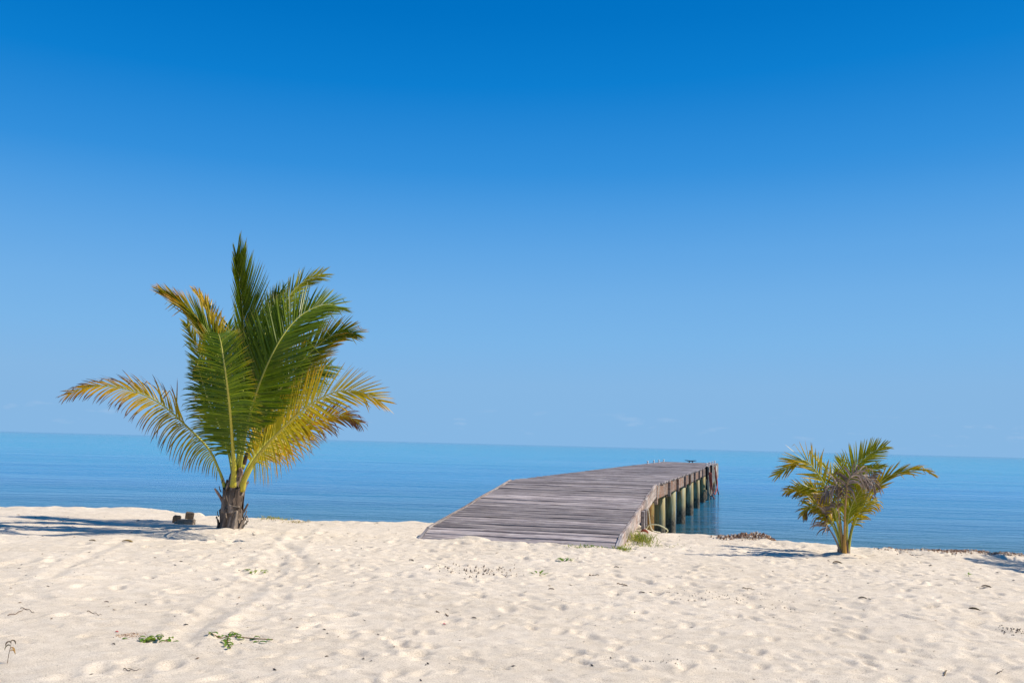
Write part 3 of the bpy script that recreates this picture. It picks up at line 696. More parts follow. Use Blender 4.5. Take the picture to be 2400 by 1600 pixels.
for k, (a, z0, z1, r0, r1, w0, w1, fl) in enumerate([
        (-95, .33, .98, .185, .12, .10, .075, .0), (-88, .30, .42, .19, .17, .34, .30, .03), (-120, .0, .38, .215, .185, .13, .10, .02), (-62, .0, .34, .21, .20, .12, .09, .02),
        (-92, .0, .24, .20, .15, .10, .12, .01), (-165, .0, .22, .24, .22, .16, .10, .06), (-20, .0, .24, .22, .20, .14, .08, .05), (-140, .30, .72, .19, .185, .20, .12, .02), (-50, .30, .75, .185, .17, .20, .13, .02),
        (-70, .72, 1.05, .15, .10, .14, .08, .0), (-130, .68, 1.0, .165, .11, .12, .08, .01), (-20, .55, .85, .18, .17, .16, .10, .03), (180, .5, .85, .185, .17, .16, .10, .03), (60, .2, .8, .2, .17, .3, .2, .02), (130, .1, .7, .2, .17, .3, .2, .02)]):
    sheath(palm, R(a), z0, z1, r0, r1, w0, w1, fl, lerp3(TC, (.15, .11, .085), (k * .37) % 1), k, lean=(.03 + .05 * (z0 > .4), 0))
def stub(parent, pts, r, col, name='broken_stalk', label=None):
    mb = MB(); P = [p - PB for p in pts]; mb.tube(P, [r * 1.3, r, r * .9, r * .55][:len(P)] if len(P) > 2 else [r * 1.2, r * .7], 7, col); o = mb.build(name, M['bark'], parent, False)
    if label: o['label'] = label
stub(palm, [at(525, 1180, PY - .08), at(517, 1165, PY - .1), at(509, 1153, PY - .12), at(503, 1144, PY - .14)], .026, (.34, .22, .16))
stub(palm, [at(570, 1200, PY - .1), at(576, 1190, PY - .12), at(581, 1180, PY - .14)], .018, (.2, .15, .12))
stub(palm, [at(568, 1236, PY - .15), at(574, 1228, PY - .18), at(582, 1219, PY - .2)], .014, (.3, .27, .22))
stub(palm, [at(572, 1088, PY), at(576, 1074, PY), at(579, 1060, PY)], .03, (.10, .06, .045))
stub(palm, [at(562, 1115, PY - .1), at(566, 1104, PY - .12), at(563, 1096, PY - .14)], .035, (.35, .23, .17))

rf = random.Random(9)
for k in range(16):                                   # frayed fibre strips hanging off the trunk
    a = R(rf.uniform(-170, -10)); z = rf.uniform(.15, 1.05); rr = .24 - .10 * max(0, z - .5); ln = rf.uniform(.05, .13); o_ = Vector((math.cos(a) * rr + .03, math.sin(a) * rr, z))
    up = 1 if rf.random() < .45 else -1; d_ = Vector((math.cos(a), math.sin(a), 0))
    stub(palm, [PB + o_, PB + o_ + d_ * ln * .25 + Vector((0, 0, up * ln * .4)), PB + o_ + d_ * ln * rf.uniform(.3, .6) + Vector((0, 0, up * ln))], rf.uniform(.005, .010), lerp3((.36, .28, .21), (.16, .11, .08), rf.random()), name='fibre_strip')
X_ = Vector((1, 0, 0)); Yv = Vector((0, 1, 0)); Zv = Vector((0, 0, 1))
# back ones first
frond(palm, bp([(560, 1095, .05), (572, 1000, .35), (600, 890, .8), (650, 745, 1.2), (696, 672, 1.4), (751, 643, 1.5)]), [(-.8, .3, .75), (.8, .3, -.3)], n=84, Lmax=.62, col='greenlight', droop=.03, r0=.032, seed=1, ang=(50, 20))
frond(palm, bp([(558, 1098, .05), (566, 960, .35), (573, 840, .5), (568, 730, .45), (560, 660, .3), (553, 592, .1)]), [(-.22, -1, 0), (1, -.15, 0)], n=100, Lmax=.98, col='green', droop=.004, r0=.034, seed=2, ang=(42, 13), tipl=.40, t0=.25, jit=.03, lift=.06, lenr=(0, .7))
frond(palm, bp([(560, 1098, .1), (585, 960, .5), (612, 820, .9), (636, 730, 1.1), (652, 690, 1.2)]), [(-1, .1, .3), (1, .1, .2)], n=80, Lmax=.75, col='green', droop=.01, r0=.03, seed=3, ang=(42, 14))
frond(palm, bp([(558, 1098, .1), (556, 980, .5), (548, 870, .9), (540, 800, 1.2), (534, 760, 1.4)]), [(-1, .1, 0), (1, .1, 0)], n=70, Lmax=.7, col='green', droop=.03, r0=.028, seed=4, ang=(58, 22))
frond(palm, bp([(566, 1098, .05), (610, 985, .3), (680, 880, .4), (750, 805, .3), (800, 780, .2), (856, 785, .1)]), [(-.5, .4, .8), (.5, -.2, -.85)], n=92, Lmax=.66, col='greenyel', droop=.015, r0=.03, seed=5, ang=(46, 16))
frond(palm, bp([(564, 1100, .05), (610, 1010, .5), (665, 930, .9), (722, 880, 1.2), (770, 858, 1.4)]), [(-.5, .3, .8), (.6, 0, -.8)], n=70, Lmax=.7, col='green', droop=.04, r0=.028, seed=6, ang=(55, 25))
frond(palm, bp([(550, 1100, .1), (520, 1000, .5), (490, 900, .7), (462, 815, .7), (440, 762, .6)]), [(-.9, 0, -.2), (.7, 0, .5)], n=56, Lmax=.44, col='greenlight', droop=.02, r0=.026, seed=7, ang=(48, 20))
frond(palm, bp([(550, 1100, -.05), (538, 980, -.1), (515, 850, -.15), (480, 770, -.2), (430, 718, -.3), (357, 668, -.4)]), [(-.5, -.5, -.9), (.35, .6, .9)], n=90, Lmax=.62, col='greenyel', droop=.01, r0=.03, seed=8, ang=(24, 8), t0=.35, lift=.03)
frond(palm, bp([(552, 1110, -.05), (546, 1020, -.3), (540, 950, -.4), (530, 880, -.4), (512, 800, -.1), (483, 720, .3), (458, 682, .4)]), [(.3, -.6, -.4), (.6, 0, .5)], n=40, Lmax=.35, col='yellow', droop=.05, r0=.022, seed=9, ang=(40, 18), t0=.62)
# right big front frond
frond(palm, bp([(560, 1100, -.02), (582, 990, -.25), (609, 898, -.45), (648, 811, -.5), (688, 755, -.4), (728, 725, -.3), (769, 713, -.2), (796, 722, -.15)]), [(-.75, .25, .6), (.75, -.1, -.6)], n=104, Lmax=.80, col='green', droop=.006, r0=.036, seed=10, ang=(62, 24), t0=.22, tipl=.42, jit=.04)
# rust brown frond behind, low at the right
frond(palm, bp([(570, 1130, .0), (610, 1070, .3), (680, 1015, .6), (745, 982, .7), (803, 972, .7), (841, 988, .7)]), [(-.3, 0, 1), (.2, 0, -1)], n=50, Lmax=.50, wid=.032, col='rust', droop=.10, r0=.03, seed=11, ang=(60, 22), kinkp=.2, label='rusty orange frond withering low behind the yellow one')
# left arching frond
frond(palm, bp([(530, 1165, -.02), (524, 1132, -.03), (512, 1098, -.05), (489, 1052, -.1), (438, 999, -.2), (374, 944, -.3), (313, 916, -.35), (245, 904, -.4), (187, 912, -.42), (136, 936, -.45)]), [((-.15, -.9, -.55), (.1, .45, 1)), ((.25, .5, -1), (-.1, -.5, -1))], n=84, Lmax=.50, wid=.030, col='sunburnt', droop=.08, r0=.026, seed=12, droop_t=lambda t: 3.2 - 3.4 * t if t < .7 else .8, ang=(48, 15), ang2=(100, 16), t0=.14, kinkp=.12, single=True, droopr=(1, 2.6), jit=.08, label='arching left frond with browned drooping leaflets')
# centre front frond facing the camera
frond(palm, bp([(546, 1140, -.16), (548, 1100, -.22), (544, 1030, -.4), (539, 960, -.62), (531, 890, -.75), (523, 835, -.75), (517, 800, -.65), (512, 782, -.5)]), [(-1, -.25, .05), (1, -.25, .05)], n=84, Lmax=.50, wid=.031, col='centre', droop=.035, r0=.036, seed=13, ang=(84, 50), t0=.20, tipl=.45, jit=.05, stalk=(.46, .40, .03), droop_t=lambda t: 2.6 - 2.2 * t)
frond(palm, bp([(548, 1130, .05), (535, 1060, .1), (510, 990, .2), (485, 930, .3), (470, 880, .4), (462, 850, .5)]), [(-1, 0, -.2), (1, 0, .1)], n=44, Lmax=.48, col='green', droop=.08, r0=.024, seed=14, ang=(62, 30), t0=.2)
# yellow drooping front right frond
frond(palm, bp([(566, 1150, -.05), (576, 1115, -.1), (609, 1062, -.3), (667, 1000, -.55), (730, 946, -.75), (788, 918, -.85), (841, 917, -.9), (895, 942, -.9), (922, 962, -.9)]), [((-.5, .8, .2), (-.35, .3, 1)), ((.1, -.4, -1), (.3, -.3, -1))], n=66, Lmax=.66, wid=.038, col='yellow', droop_t=lambda t: 3.5 - 3 * min(1, t * 1.6), droop=.014, r0=.036, seed=15, ang=(76, 18), ang2=(92, 12), t0=.17, kinkp=.05, single=True, droopr=(1, 4.0), jit=.055, stalk=(.50, .42, .03), label='golden yellow frond curving low to the right')
frond(palm, bp([(562, 1140, -.02), (585, 1085, .1), (620, 1040, .3), (660, 1010, .5), (700, 1000, .6), (725, 1008, .6)]), [(-.3, 0, 1), (.2, -.3, -1)], n=46, Lmax=.45, wid=.034, col='orangey', droop=.13, r0=.026, seed=16, ang=(60, 30), t0=.25)

# ---- the small palm at the right
SB = G(1977, 1303); SB.z -= .03; SY = SB.y
palm2 = empty('coconut_palm', SB); tag(palm2, 'short bushy coconut palm with dead brown leaves hanging in its middle, right of the jetty', 'palm tree', 'coconut palms')
def z7(L_): return [at(1780 + x / 4.9, 1010 + y / 4.9, SY + dy) for x, y, dy in L_]
mb = MB(); rr_ = random.Random(4)
mb.tube([Vector((0, 0, -.05)), Vector((0, 0, .05)), Vector((0, 0, .18)), Vector((0, 0, .30))], [.095, .09, .07, .04], 12, (.16, .12, .09)); mb.build('trunk', M['bark'], palm2, True)
for k, (a, w0) in enumerate([(-150, .1), (-110, .1), (-60, .1), (-20, .12), (40, .12), (100, .12), (170, .12)]):
    sheath(palm2, R(a), -.03, .11 + .07 * (k % 3), .095, .07, w0, .03, .02 * (k % 2), (.2, .16, .13), 40 + k)
K = dict(wid=.030, r0=.019, basew=1.5)
frond(palm2, z7([(970, 1400, .1), (940, 1100, .3), (900, 700, .6), (830, 520, .7), (700, 380, .9), (640, 300, 1)]), [(-.6, .3, .8), (.6, 0, -.2)], n=32, Lmax=.42, col='small', droop=.015, seed=21, ang=(55, 25), t0=.4, **K)
frond(palm2, z7([(1000, 1400, .1), (1010, 1000, .3), (1000, 640, .5), (960, 480, .6), (930, 330, .7)]), [(-.8, 0, .4), (.8, 0, .4)], n=34, Lmax=.40, col='small', droop=.02, seed=22, ang=(50, 22), t0=.35, **K)
frond(palm2, z7([(1005, 1400, 0), (1010, 900, .1), (1020, 560, .1), (1110, 400, .05), (1230, 290, 0), (1340, 215, 0), (1440, 175, 0)]), [(-.7, .2, .8), (.8, 0, -.7)], n=42, Lmax=.40, col='small', droop=.012, seed=23, ang=(58, 18), t0=.48, single=True, **K)
frond(palm2, z7([(960, 1400, -.02), (905, 1100, -.1), (830, 800, -.2), (730, 580, -.3), (620, 420, -.3), (530, 340, -.3), (430, 350, -.3), (320, 420, -.3), (215, 490, -.3)]), [(.5, .3, .9), (-.6, -.2, -.9)], n=44, Lmax=.42, col='orangey', droop=.012, seed=24, ang=(66, 14), t0=.36, single=True, prof=lambda t: .75 + .35 * t if t < .55 else 1.0 - 1.3 * (t - .55), **K)
frond(palm2, z7([(1015, 1400, 0), (1075, 1080, 0), (1190, 830, -.1), (1340, 650, -.2), (1480, 520, -.2), (1680, 455, -.25), (1850, 435, -.3), (1990, 490, -.3)]), [(-.3, .4, 1), (.4, -.3, -1)], n=32, Lmax=.34, col='orangey', droop=.03, seed=25, ang=(22, 5), t0=.46, single=True, **K)
frond(palm2, z7([(1005, 1400, .05), (1010, 1000, .2), (1040, 640, .3), (1110, 500, .3), (1260, 430, .3), (1400, 400, .3)]), [(-.3, .4, 1), (.4, 0, -1)], n=30, Lmax=.34, col='greenlight', droop=.02, seed=26, ang=(34, 10), t0=.5, **K)
frond(palm2, z7([(950, 1400, .05), (880, 1120, .2), (760, 880, .3), (600, 720, .35), (450, 660, .4), (310, 690, .4)]), [(0, .3, 1), (0, -.3, -1)], n=40, Lmax=.34, col='halfdead', droop=.07, seed=27, ang=(55, 22), t0=.35, kinkp=.25, **K)
frond(palm2, z7([(955, 1400, -.03), (880, 1170, -.1), (780, 980, -.15), (660, 870, -.2), (560, 870, -.2), (500, 960, -.2)]), [(0, .4, 1), (0, -.4, -1)], n=34, Lmax=.32, col='halfdead', droop=.12, seed=28, ang=(60, 30), t0=.4, kinkp=.2, **K)
frond(palm2, z7([(1010, 1400, -.03), (1070, 1120, -.05), (1150, 930, -.1), (1230, 830, -.1), (1310, 800, -.1), (1370, 850, -.1)]), [(0, .4, 1), (0, -.4, -1)], n=26, Lmax=.28, col='orangey', droop=.14, seed=29, ang=(60, 30), t0=.4, **K)
frond(palm2, z7([(975, 1420, -.1), (980, 1150, -.15), (985, 900, -.22), (1005, 650, -.3), (1025, 555, -.34), (1090, 490, -.35), (1180, 500, -.35), (1290, 580, -.35), (1370, 660, -.35)]), [(-.2, .2, 1), (.3, -.6, -1)], n=30, Lmax=.36, col='dead', mat='dead', droop=.34, seed=30, ang=(70, 30), t0=.50, stalk=(.50, .26, .03), kinkp=.5, jit=.25, wid=.026, r0=.026, basew=1.4, label='dead grey-brown frond curling over on an orange stalk')
frond(palm2, z7([(960, 1400, -.05), (930, 1100, -.12), (900, 850, -.2), (920, 640, -.25), (850, 650, -.3), (760, 720, -.32), (690, 760, -.3)]), [(0, .4, 1), (0, -.4, -1)], n=24, Lmax=.34, col='dead', jit=.25, mat='dead', droop=.34, seed=31, ang=(60, 30), t0=.45, kinkp=.4, stalk=(.40, .23, .05), **K)
frond(palm2, z7([(940, 1400, -.04), (860, 1220, -.1), (790, 1100, -.12), (755, 1010, -.15), (760, 900, -.2), (800, 820, -.2)]), [(-.4, .4, -1), (.3, -.4, -1)], n=16, Lmax=.30, col='dead', mat='dead', droop=.3, seed=32, ang=(60, 30), t0=.45, kinkp=.4, stalk=(.22, .18, .15), **K)
frond(palm2, z7([(1010, 1400, .0), (1050, 1150, .1), (1120, 900, .2), (1200, 700, .25), (1280, 520, .3), (1370, 460, .3)]), [(-.4, .4, .2), (.5, -.4, -1)], n=20, Lmax=.26, col='dead', mat='dead', droop=.26, seed=33, ang=(60, 30), t0=.55, kinkp=.4, **K)
frond(palm2, z7([(990, 1400, -.02), (1010, 1050, -.1), (1060, 850, -.14), (1120, 740, -.15), (1180, 640, -.15)]), [(-.6, 0, .6), (.7, 0, -.5)], n=30, Lmax=.30, col='small', droop=.03, seed=34, ang=(45, 25), t0=.4, **K)
frond(palm2, z7([(970, 1400, 0), (900, 1050, 0), (800, 820, 0), (680, 700, 0), (560, 640, 0), (470, 650, 0)]), [(.1, .3, 1), (-.3, 0, -1)], n=36, Lmax=.32, col='small', droop=.05, seed=35, ang=(52, 24), t0=.35, **K)

# ---- a palm just past the right edge, whose shadow lies across the sand there
TB = Vector((10.7, 15.0, 0)); TB.z = hz(TB.x, TB.y) - .05
palm3 = empty('coconut_palm', TB); tag(palm3, 'coconut palm standing just past the right edge of the beach, seen by its shadow', 'palm tree', 'coconut palms')
tb = MB(); tb.tube([Vector((0, 0, z)) for z in (-.1, .2, .6, 1.1, 1.5)], [.2, .17, .15, .14, .08], 16, (.16, .12, .09)); tb.build('trunk', M['bark'], palm3, True)
for k in range(11):
    a = k * 2.4 + .3; el = .5 + .5 * ((k * .37) % 1); Lf = 1.75
    D_ = Vector((math.cos(a), math.sin(a), 0)); P = [TB + Vector((0, 0, 1.3)), TB + D_ * .25 * Lf + Vector((0, 0, 1.3 + .35 * Lf * el * 1.6)), TB + D_ * .55 * Lf + Vector((0, 0, 1.3 + .55 * Lf * el * 1.5)), TB + D_ * .85 * Lf + Vector((0, 0, 1.3 + .55 * Lf * el * 1.3)), TB + D_ * 1.05 * Lf + Vector((0, 0, 1.3 + .38 * Lf * el * 1.3))]
    S_ = D_.cross(Zv); frond(palm3, P, [tuple(-S_ + Zv * .2), tuple(S_ + Zv * .2)], n=40, Lmax=.55, col=('green', 'greenyel', 'greenlight')[k % 3], droop=.04, r0=.03, seed=60 + k, ang=(60, 24))

# ------------------------------------------------------------------ things on the sand
def block(px, py, d, rz, col, label, dz=0.0, tilt=(0, 0), name='concrete_block', y=None):
    p = G(px, py); bm = bmesh.new(); bmesh.ops.create_cube(bm, size=1)
    r = random.Random(int(px)); 
    for v in bm.verts: v.co = Vector((v.co.x * d[0], v.co.y * d[1], v.co.z * d[2]))
    bmesh.ops.bevel(bm, geom=bm.edges[:], offset=min(d) * .1, segments=2, affect='EDGES')
    bmesh.ops.subdivide_edges(bm, edges=bm.edges[:], cuts=1)
    for v in bm.verts: v.co += Vector((r.uniform(-1, 1), r.uniform(-1, 1), r.uniform(-1, 1))) * min(d) * .05
    me = bpy.data.meshes.new(name); bm.to_mesh(me); bm.free(); me.materials.append(M['stone'])
    ca = me.color_attributes.new('tint', 'FLOAT_COLOR', 'POINT'); ca.data.foreach_set('color', [c for _ in me.vertices for c in (*col, 1)])
    return tag(link(name, me, None, (p.x, p.y, p.z + d[2] / 2 - .02 + dz), (tilt[0], tilt[1], rz)), label, 'block', 'broken blocks beside the tall palm')
block(414, 1222, (.13, .18, .15), .2, (.11, .085, .065), 'dark upright square block, leftmost of the cluster in the palm shadow', tilt=(.05, .1))
block(436, 1228, (.30, .13, .10), -.1, (.27, .22, .17), 'pale grey long block lying flat in front of the cluster', tilt=(0, -.05))
block(444, 1213, (.16, .14, .13), .3, (.12, .095, .075), 'dark block tipped behind the pale flat one', tilt=(.2, .1), dz=.02)
block(420, 1227, (.16, .12, .05), .5, (.30, .24, .18), 'thin brown slab leaning low between the blocks', tilt=(.1, .25))

def leafmesh(mb, p, d, up, ln, wd, col, bend=.3, fold=.15, segs=4):
    d = d.normalized(); s_ = d.cross(up).normalized(); q = p.copy(); vs = []; st = ln / segs; dd = d
    for j in range(segs + 1):
        u = j / segs; w_ = wd * math.sin(math.pi * min(1, .08 + u * .92)) ** .7 * .5 + .0006; n_ = s_.cross(dd)
        vs += [q - s_ * w_ + n_ * w_ * fold * 2, q, q + s_ * w_ + n_ * w_ * fold * 2]; q = q + dd * st; dd = (dd - up * bend / segs * 2).normalized()
    fs = []
    for j in range(segs): a = j * 3; fs += [(a, a + 1, a + 4, a + 3), (a + 1, a + 2, a + 5, a + 4)]
    mb.add(vs, fs, col)
LG = (.11, .22, .02); LG2 = (.2, .28, .03)
def sprout(px, py, label, n=6, ln=.07, col=LG, name='beach_seedling', cat='plant', group='seedlings sprouting from the sand', spread=.05, up=.8, seed=0, stemc=(.2, .2, .05)):
    b = G(px, py); root = empty(name, b); tag(root, label, cat, group); r = random.Random(seed + int(px))
    sm = MB(); sm.tube([(0, 0, -.02), (0, 0, .02 + spread * .4)], [.004, .002], 5, stemc); sm.build('stem', M['small'], root)
    for k in range(n):
        a = k * 2.4 + r.uniform(-.3, .3); D_ = Vector((math.cos(a), math.sin(a), up * r.uniform(.4, 1.2))); p = Vector((math.cos(a) * spread * r.uniform(.1, 1), math.sin(a) * spread * r.uniform(.1, 1), .01 + r.uniform(0, .03)))
        m_ = MB(); leafmesh(m_, Vector((0, 0, 0)), D_, Zv, ln * r.uniform(.7, 1.2), ln * .42, lerp3(col, LG2, r.random()), .5); m_.build('leaf', M['leaf'], root, loc=p)
    return root
sprout(1320, 1311, 'small green leafy seedling on the sand just below the jetty ramp', 9, .10, spread=.09)
sprout(1265, 1347, 'lower green seedling of few leaves, left of the one nearer the ramp', 6, .08, spread=.08)
sprout(598, 1335, 'flat pale green seedling between the tall palm and the jetty', 8, .09, LG2, spread=.13, up=.3)
sprout(2270, 1356, 'tiny bright green sprout on the sand at the far right', 4, .05, (.2, .4, .03), spread=.02)
def vine(label, runs, lf, seed, group='creeping vines in the foreground sand', ln=.06, col=LG):
    r = random.Random(seed); P0 = G(*runs[0][0]); root = empty('beach_vine', P0); tag(root, label, 'vine', group)
    for run in runs:
        P = []
        for q in run:
            g_ = G(*q); P.append(g_ - P0 + Vector((0, 0, .006)))
        sm = MB(); C_, _l = catmull(P, 18)
        for c in C_: c.z = hz(c.x + P0.x, c.y + P0.y) - P0.z + .004
        sm.tube(C_, .0035, 5, (.30, .17, .08)); sm.build('stem', M['small'], root)
    for (px, py, k) in lf:
        for _ in range((k + 1) // 2):
            g_ = G(px + r.uniform(-7, 7), py + r.uniform(-3, 3)) - P0; a = r.uniform(0, 6.28)
            m_ = MB(); leafmesh(m_, Vector((0, 0, .004)), Vector((math.cos(a), math.sin(a), r.uniform(.2, .8))), Zv, ln * r.uniform(.8, 1.35), ln * .55, lerp3(col, LG2, r.random()), .7, .2)
            m_.build('leaf', M['leaf'], root, loc=g_)
vine('creeping green vine with a dry brown runner, the left one in the foreground', [[(330, 1499), (352, 1501), (382, 1501), (400, 1497), (418, 1499)], [(382, 1501), (394, 1494)]], [(338, 1500, 3), (350, 1498, 6), (360, 1496, 7), (368, 1499, 5), (394, 1493, 4), (302, 1497, 1), (324, 1496, 1), (415, 1499, 2)], 3)
vine('scattered bright green leaves of a buried vine, forming a T in the foreground', [[(488, 1486), (530, 1488), (560, 1490), (600, 1494), (640, 1496)], [(536, 1488), (534, 1504), (540, 1518)]], [(490, 1485, 2), (502, 1487, 2), (519, 1488, 4), (535, 1486, 6), (549, 1487, 7), (556, 1489, 4), (563, 1491, 2), (578, 1495, 2), (592, 1496, 3), (611, 1495, 2), (613, 1501, 2), (633, 1495, 2), (534, 1498, 3), (531, 1505, 3), (532, 1510, 3), (549, 1508, 3), (541, 1517, 2)], 5, ln=.055, col=(.09, .2, .02))
# grass tufts at the jetty corner
def tuft(c, n, sp, h0, label, name='grass_tuft', col=LG, group=None, seed=0, lean=(0, 0)):
    mb = MB(); r = random.Random(seed)
    for _ in range(n):
        x = r.gauss(0, sp[0]); y = r.gauss(0, sp[1]); z = hz(c.x + x, c.y + y) - c.z; a = r.uniform(0, 6.28)
        cc = lerp3(col, (.35, .30, .05), r.random() ** 2 * 1.1)
        leafmesh(mb, Vector((x, y, z - .01)), Vector((math.cos(a) * .6 + lean[0], math.sin(a) * .6 + lean[1], r.uniform(.6, 1.5))), Zv, h0 * r.uniform(.4, 1.2), .009, cc, .8, .1, 4)
    return tag(mb.build(name, M['leaf'], loc=c), label, 'grass', group, 'stuff')
gc = J(1.55, hw + .25, 0); gc.z = hz(gc.x, gc.y)
tuft(gc, 300, (.10, .36), .25, 'green and yellow grass clump growing against the right foot of the jetty ramp', seed=1, col=(.16, .22, .02))
gc = J(.15, hw + .14, 0); gc.z = hz(gc.x, gc.y); tuft(gc, 120, (.07, .15), .12, 'short grass at the outer corner of the ramp foot', seed=2)
gc = J(-.12, hw - .38, 0); gc.z = hz(gc.x, gc.y); tuft(gc, 110, (.16, .06), .07, 'low green grass sprouting from sand over the last plank', seed=3, col=(.1, .24, .02))
gc = G(1495, 1281); tuft(gc, 120, (.34, .10), .06, 'thin runner of grass creeping right from the ramp foot', seed=4, col=LG2)
gc = G(644, 1216); tuft(gc, 150, (.16, .1), .10, 'yellow-green beach weed on the sand crest right of the tall palm', name='beach_weed', seed=5, col=(.25, .27, .04))
gc = G(692, 1221); tuft(gc, 90, (.15, .1), .08, 'smaller drier beach weed right of the yellow-green one', name='beach_weed', seed=6, col=(.3, .22, .07))
# litter
def dryleaf(px, py, ln, rz, col, label, wd=.33, cat='leaf', dz=.004, name='dry_leaf', tilt=.2, group='fallen dry leaves on the sand'):
    p = G(px, py, dz); mb = MB(); ln *= .8; leafmesh(mb, Vector((-ln / 2, 0, 0)), Vector((1, 0, tilt)), Zv, ln, ln * wd, col, .45, .35, 6)
    return tag(mb.build(name, M['small'], loc=p, rot=(0, 0, rz)), label, cat, group)
lp_ = J(1.75, hw + .2, 0); mb = MB(); leafmesh(mb, Vector((-.07, 0, 0)), Vector((1, 0, .5)), Zv, .15, .08, (.38, .09, .04), .8, .4, 6)
tag(mb.build('dry_leaf', M['small'], loc=(lp_.x + .1, lp_.y, hz(lp_.x, lp_.y) + .13), rot=(.3, 0, -.4)), 'red-brown fallen leaf caught in the grass clump by the ramp', 'leaf')
for q in [(251, 1403, .07, .3, (.10, .05, .03), 'curled dark brown leaf alone on the left sand'), (437, 1457, .055, .9, (.03, .025, .02), 'small black leaf scrap beside the wheel track'),
          (1446, 1327, .10, .2, (.11, .085, .06), 'grey-brown leaf below the right corner of the ramp'), (1293, 1380, .10, .5, (.13, .10, .08), 'slim dark leaf in mid sand below the seedlings'),
          (1466, 1370, .09, -.4, (.09, .05, .03), 'brown leaf beside a thin twig right of centre'), (1506, 1390, .11, .4, (.16, .13, .11), 'grey leaf lying right of the brown one by the twig'),
          (1112, 1441, .07, .1, (.04, .025, .03), 'dark purplish leaf in the centre foreground sand'), (2286, 1431, .17, -.2, (.10, .075, .05), 'large brown curled leaf on the right-hand sand'),
          (218, 1268, .15, -.1, (.20, .14, .07), 'tan leaf in sand under the tall palm shadow'), (301, 1272, .24, 0, (.34, .24, .10), 'long straw-coloured leaf blade below the tall palm shadow'),
          (965, 1310, .12, -.7, (.09, .07, .05), 'small dark leaf left of the ramp foot'), (1965, 1322, .2, 0, (.16, .11, .06), 'brown leaf on sand just below the small palm'),
          (266, 1508, .05, -.6, (.05, .045, .04), 'little dark leaf scrap under the left vine'), (2024, 1404, .14, 0, (.13, .10, .075), 'flat dark leaf in the sand right of centre'), (2314, 1383, .17, 0, (.15, .12, .09), 'flat brown leaf above the large curled one')]:
    dryleaf(*q)
for q in [(1042, 1454, .035, .2, (.75, .10, .16), 'pink flower petal in the centre foreground'), (274, 1476, .035, 0, (.65, .06, .08), 'red flower petal beside the coral crumbs on the left')]:
    dryleaf(*q, wd=.6, cat='petal', name='flower_petal', group='fallen petals')
def twig(pts, r, col, label, forks=(), name='twig'):
    P0 = G(*pts[0]); mb = MB(); ok = []
    for run in [pts] + list(forks):
        C_, _l = catmull([G(*q) - P0 for q in run], 12)
        for j, c in enumerate(C_): c.z = hz(c.x + P0.x, c.y + P0.y) - P0.z + .007 + .006 * math.sin(j * 1.3)
        mb.tube(C_, [r * (1 - .6 * j / 12) for j in range(13)], 5, col)
    return tag(mb.build(name, M['small'], loc=P0), label, 'twig', 'twigs on the sand')
TW = (.15, .09, .05)
twig([(18, 1441), (36, 1438), (54, 1430), (62, 1428)], .004, TW, 'forked brown twig at the far left of the sand', [[(48, 1425), (62, 1428), (74, 1432), (80, 1436)]])
twig([(204, 1432), (216, 1434), (226, 1436), (238, 1440)], .004, (.25, .17, .11), 'short crooked twig right of the forked one')
twig([(290, 1563), (310, 1566), (332, 1563)], .004, (.12, .10, .09), 'thin curved twig at the bottom left')
twig([(1446, 1366), (1456, 1366), (1466, 1369)], .006, TW, 'thin twig beside the brown leaf right of centre')
twig([(1382, 1343), (1390, 1346), (1404, 1348)], .009, (.3, .22, .14), 'tan stick on the sand below the ramp corner')
twig([(2337, 1576), (2345, 1568), (2352, 1562)], .004, (.1, .08, .06), 'short dark twig at the bottom right corner')
twig([(2213, 1572), (2216, 1567), (2219, 1563)], .006, (.2, .15, .09), 'small brown stick in the lower right sand')
twig([(1022, 1426), (1030, 1430)], .005, TW, 'small dark splinter in the middle of the sand')
twig([(1044, 1435), (1052, 1437)], .005, TW, 'dark splinter just right of the other near the centre')
twig([(1740, 1379), (1758, 1380), (1771, 1381)], .007, (.33, .25, .17), 'pale straw stalk on sand below the small palm shadow')
twig([(2136, 1304), (2152, 1303), (2165, 1303)], .006, (.10, .08, .07), 'dark stick near the shadow at the far right')
# dried stalk standing at the lower left edge
ds = G(17, 1549); root = empty('dried_stalk', ds); tag(root, 'small dried stalk with curled brown leaves standing at the lower left edge', 'plant')
sm = MB(); sm.tube([(0, 0, -.02), (.008, 0, .06), (.018, .01, .13), (.022, .01, .17)], [.003, .003, .002, .0015], 5, (.2, .12, .07)); sm.build('stem', M['small'], root)
for k, (z, dx, c) in enumerate([(.13, -1, (.16, .15, .08)), (.11, 1, (.40, .24, .08)), (.15, -.6, (.2, .14, .08)), (.09, .8, (.5, .32, .12)), (.16, .4, (.2, .15, .1))]):
    m_ = MB(); leafmesh(m_, Vector((0, 0, 0)), Vector((dx, .2 * k - .3, .5)), Zv, .07, .022, c, 1.6, .4, 6); m_.build('leaf', M['small'], root, loc=(.016, .005, z))
root.scale = (.72, .72, .9)

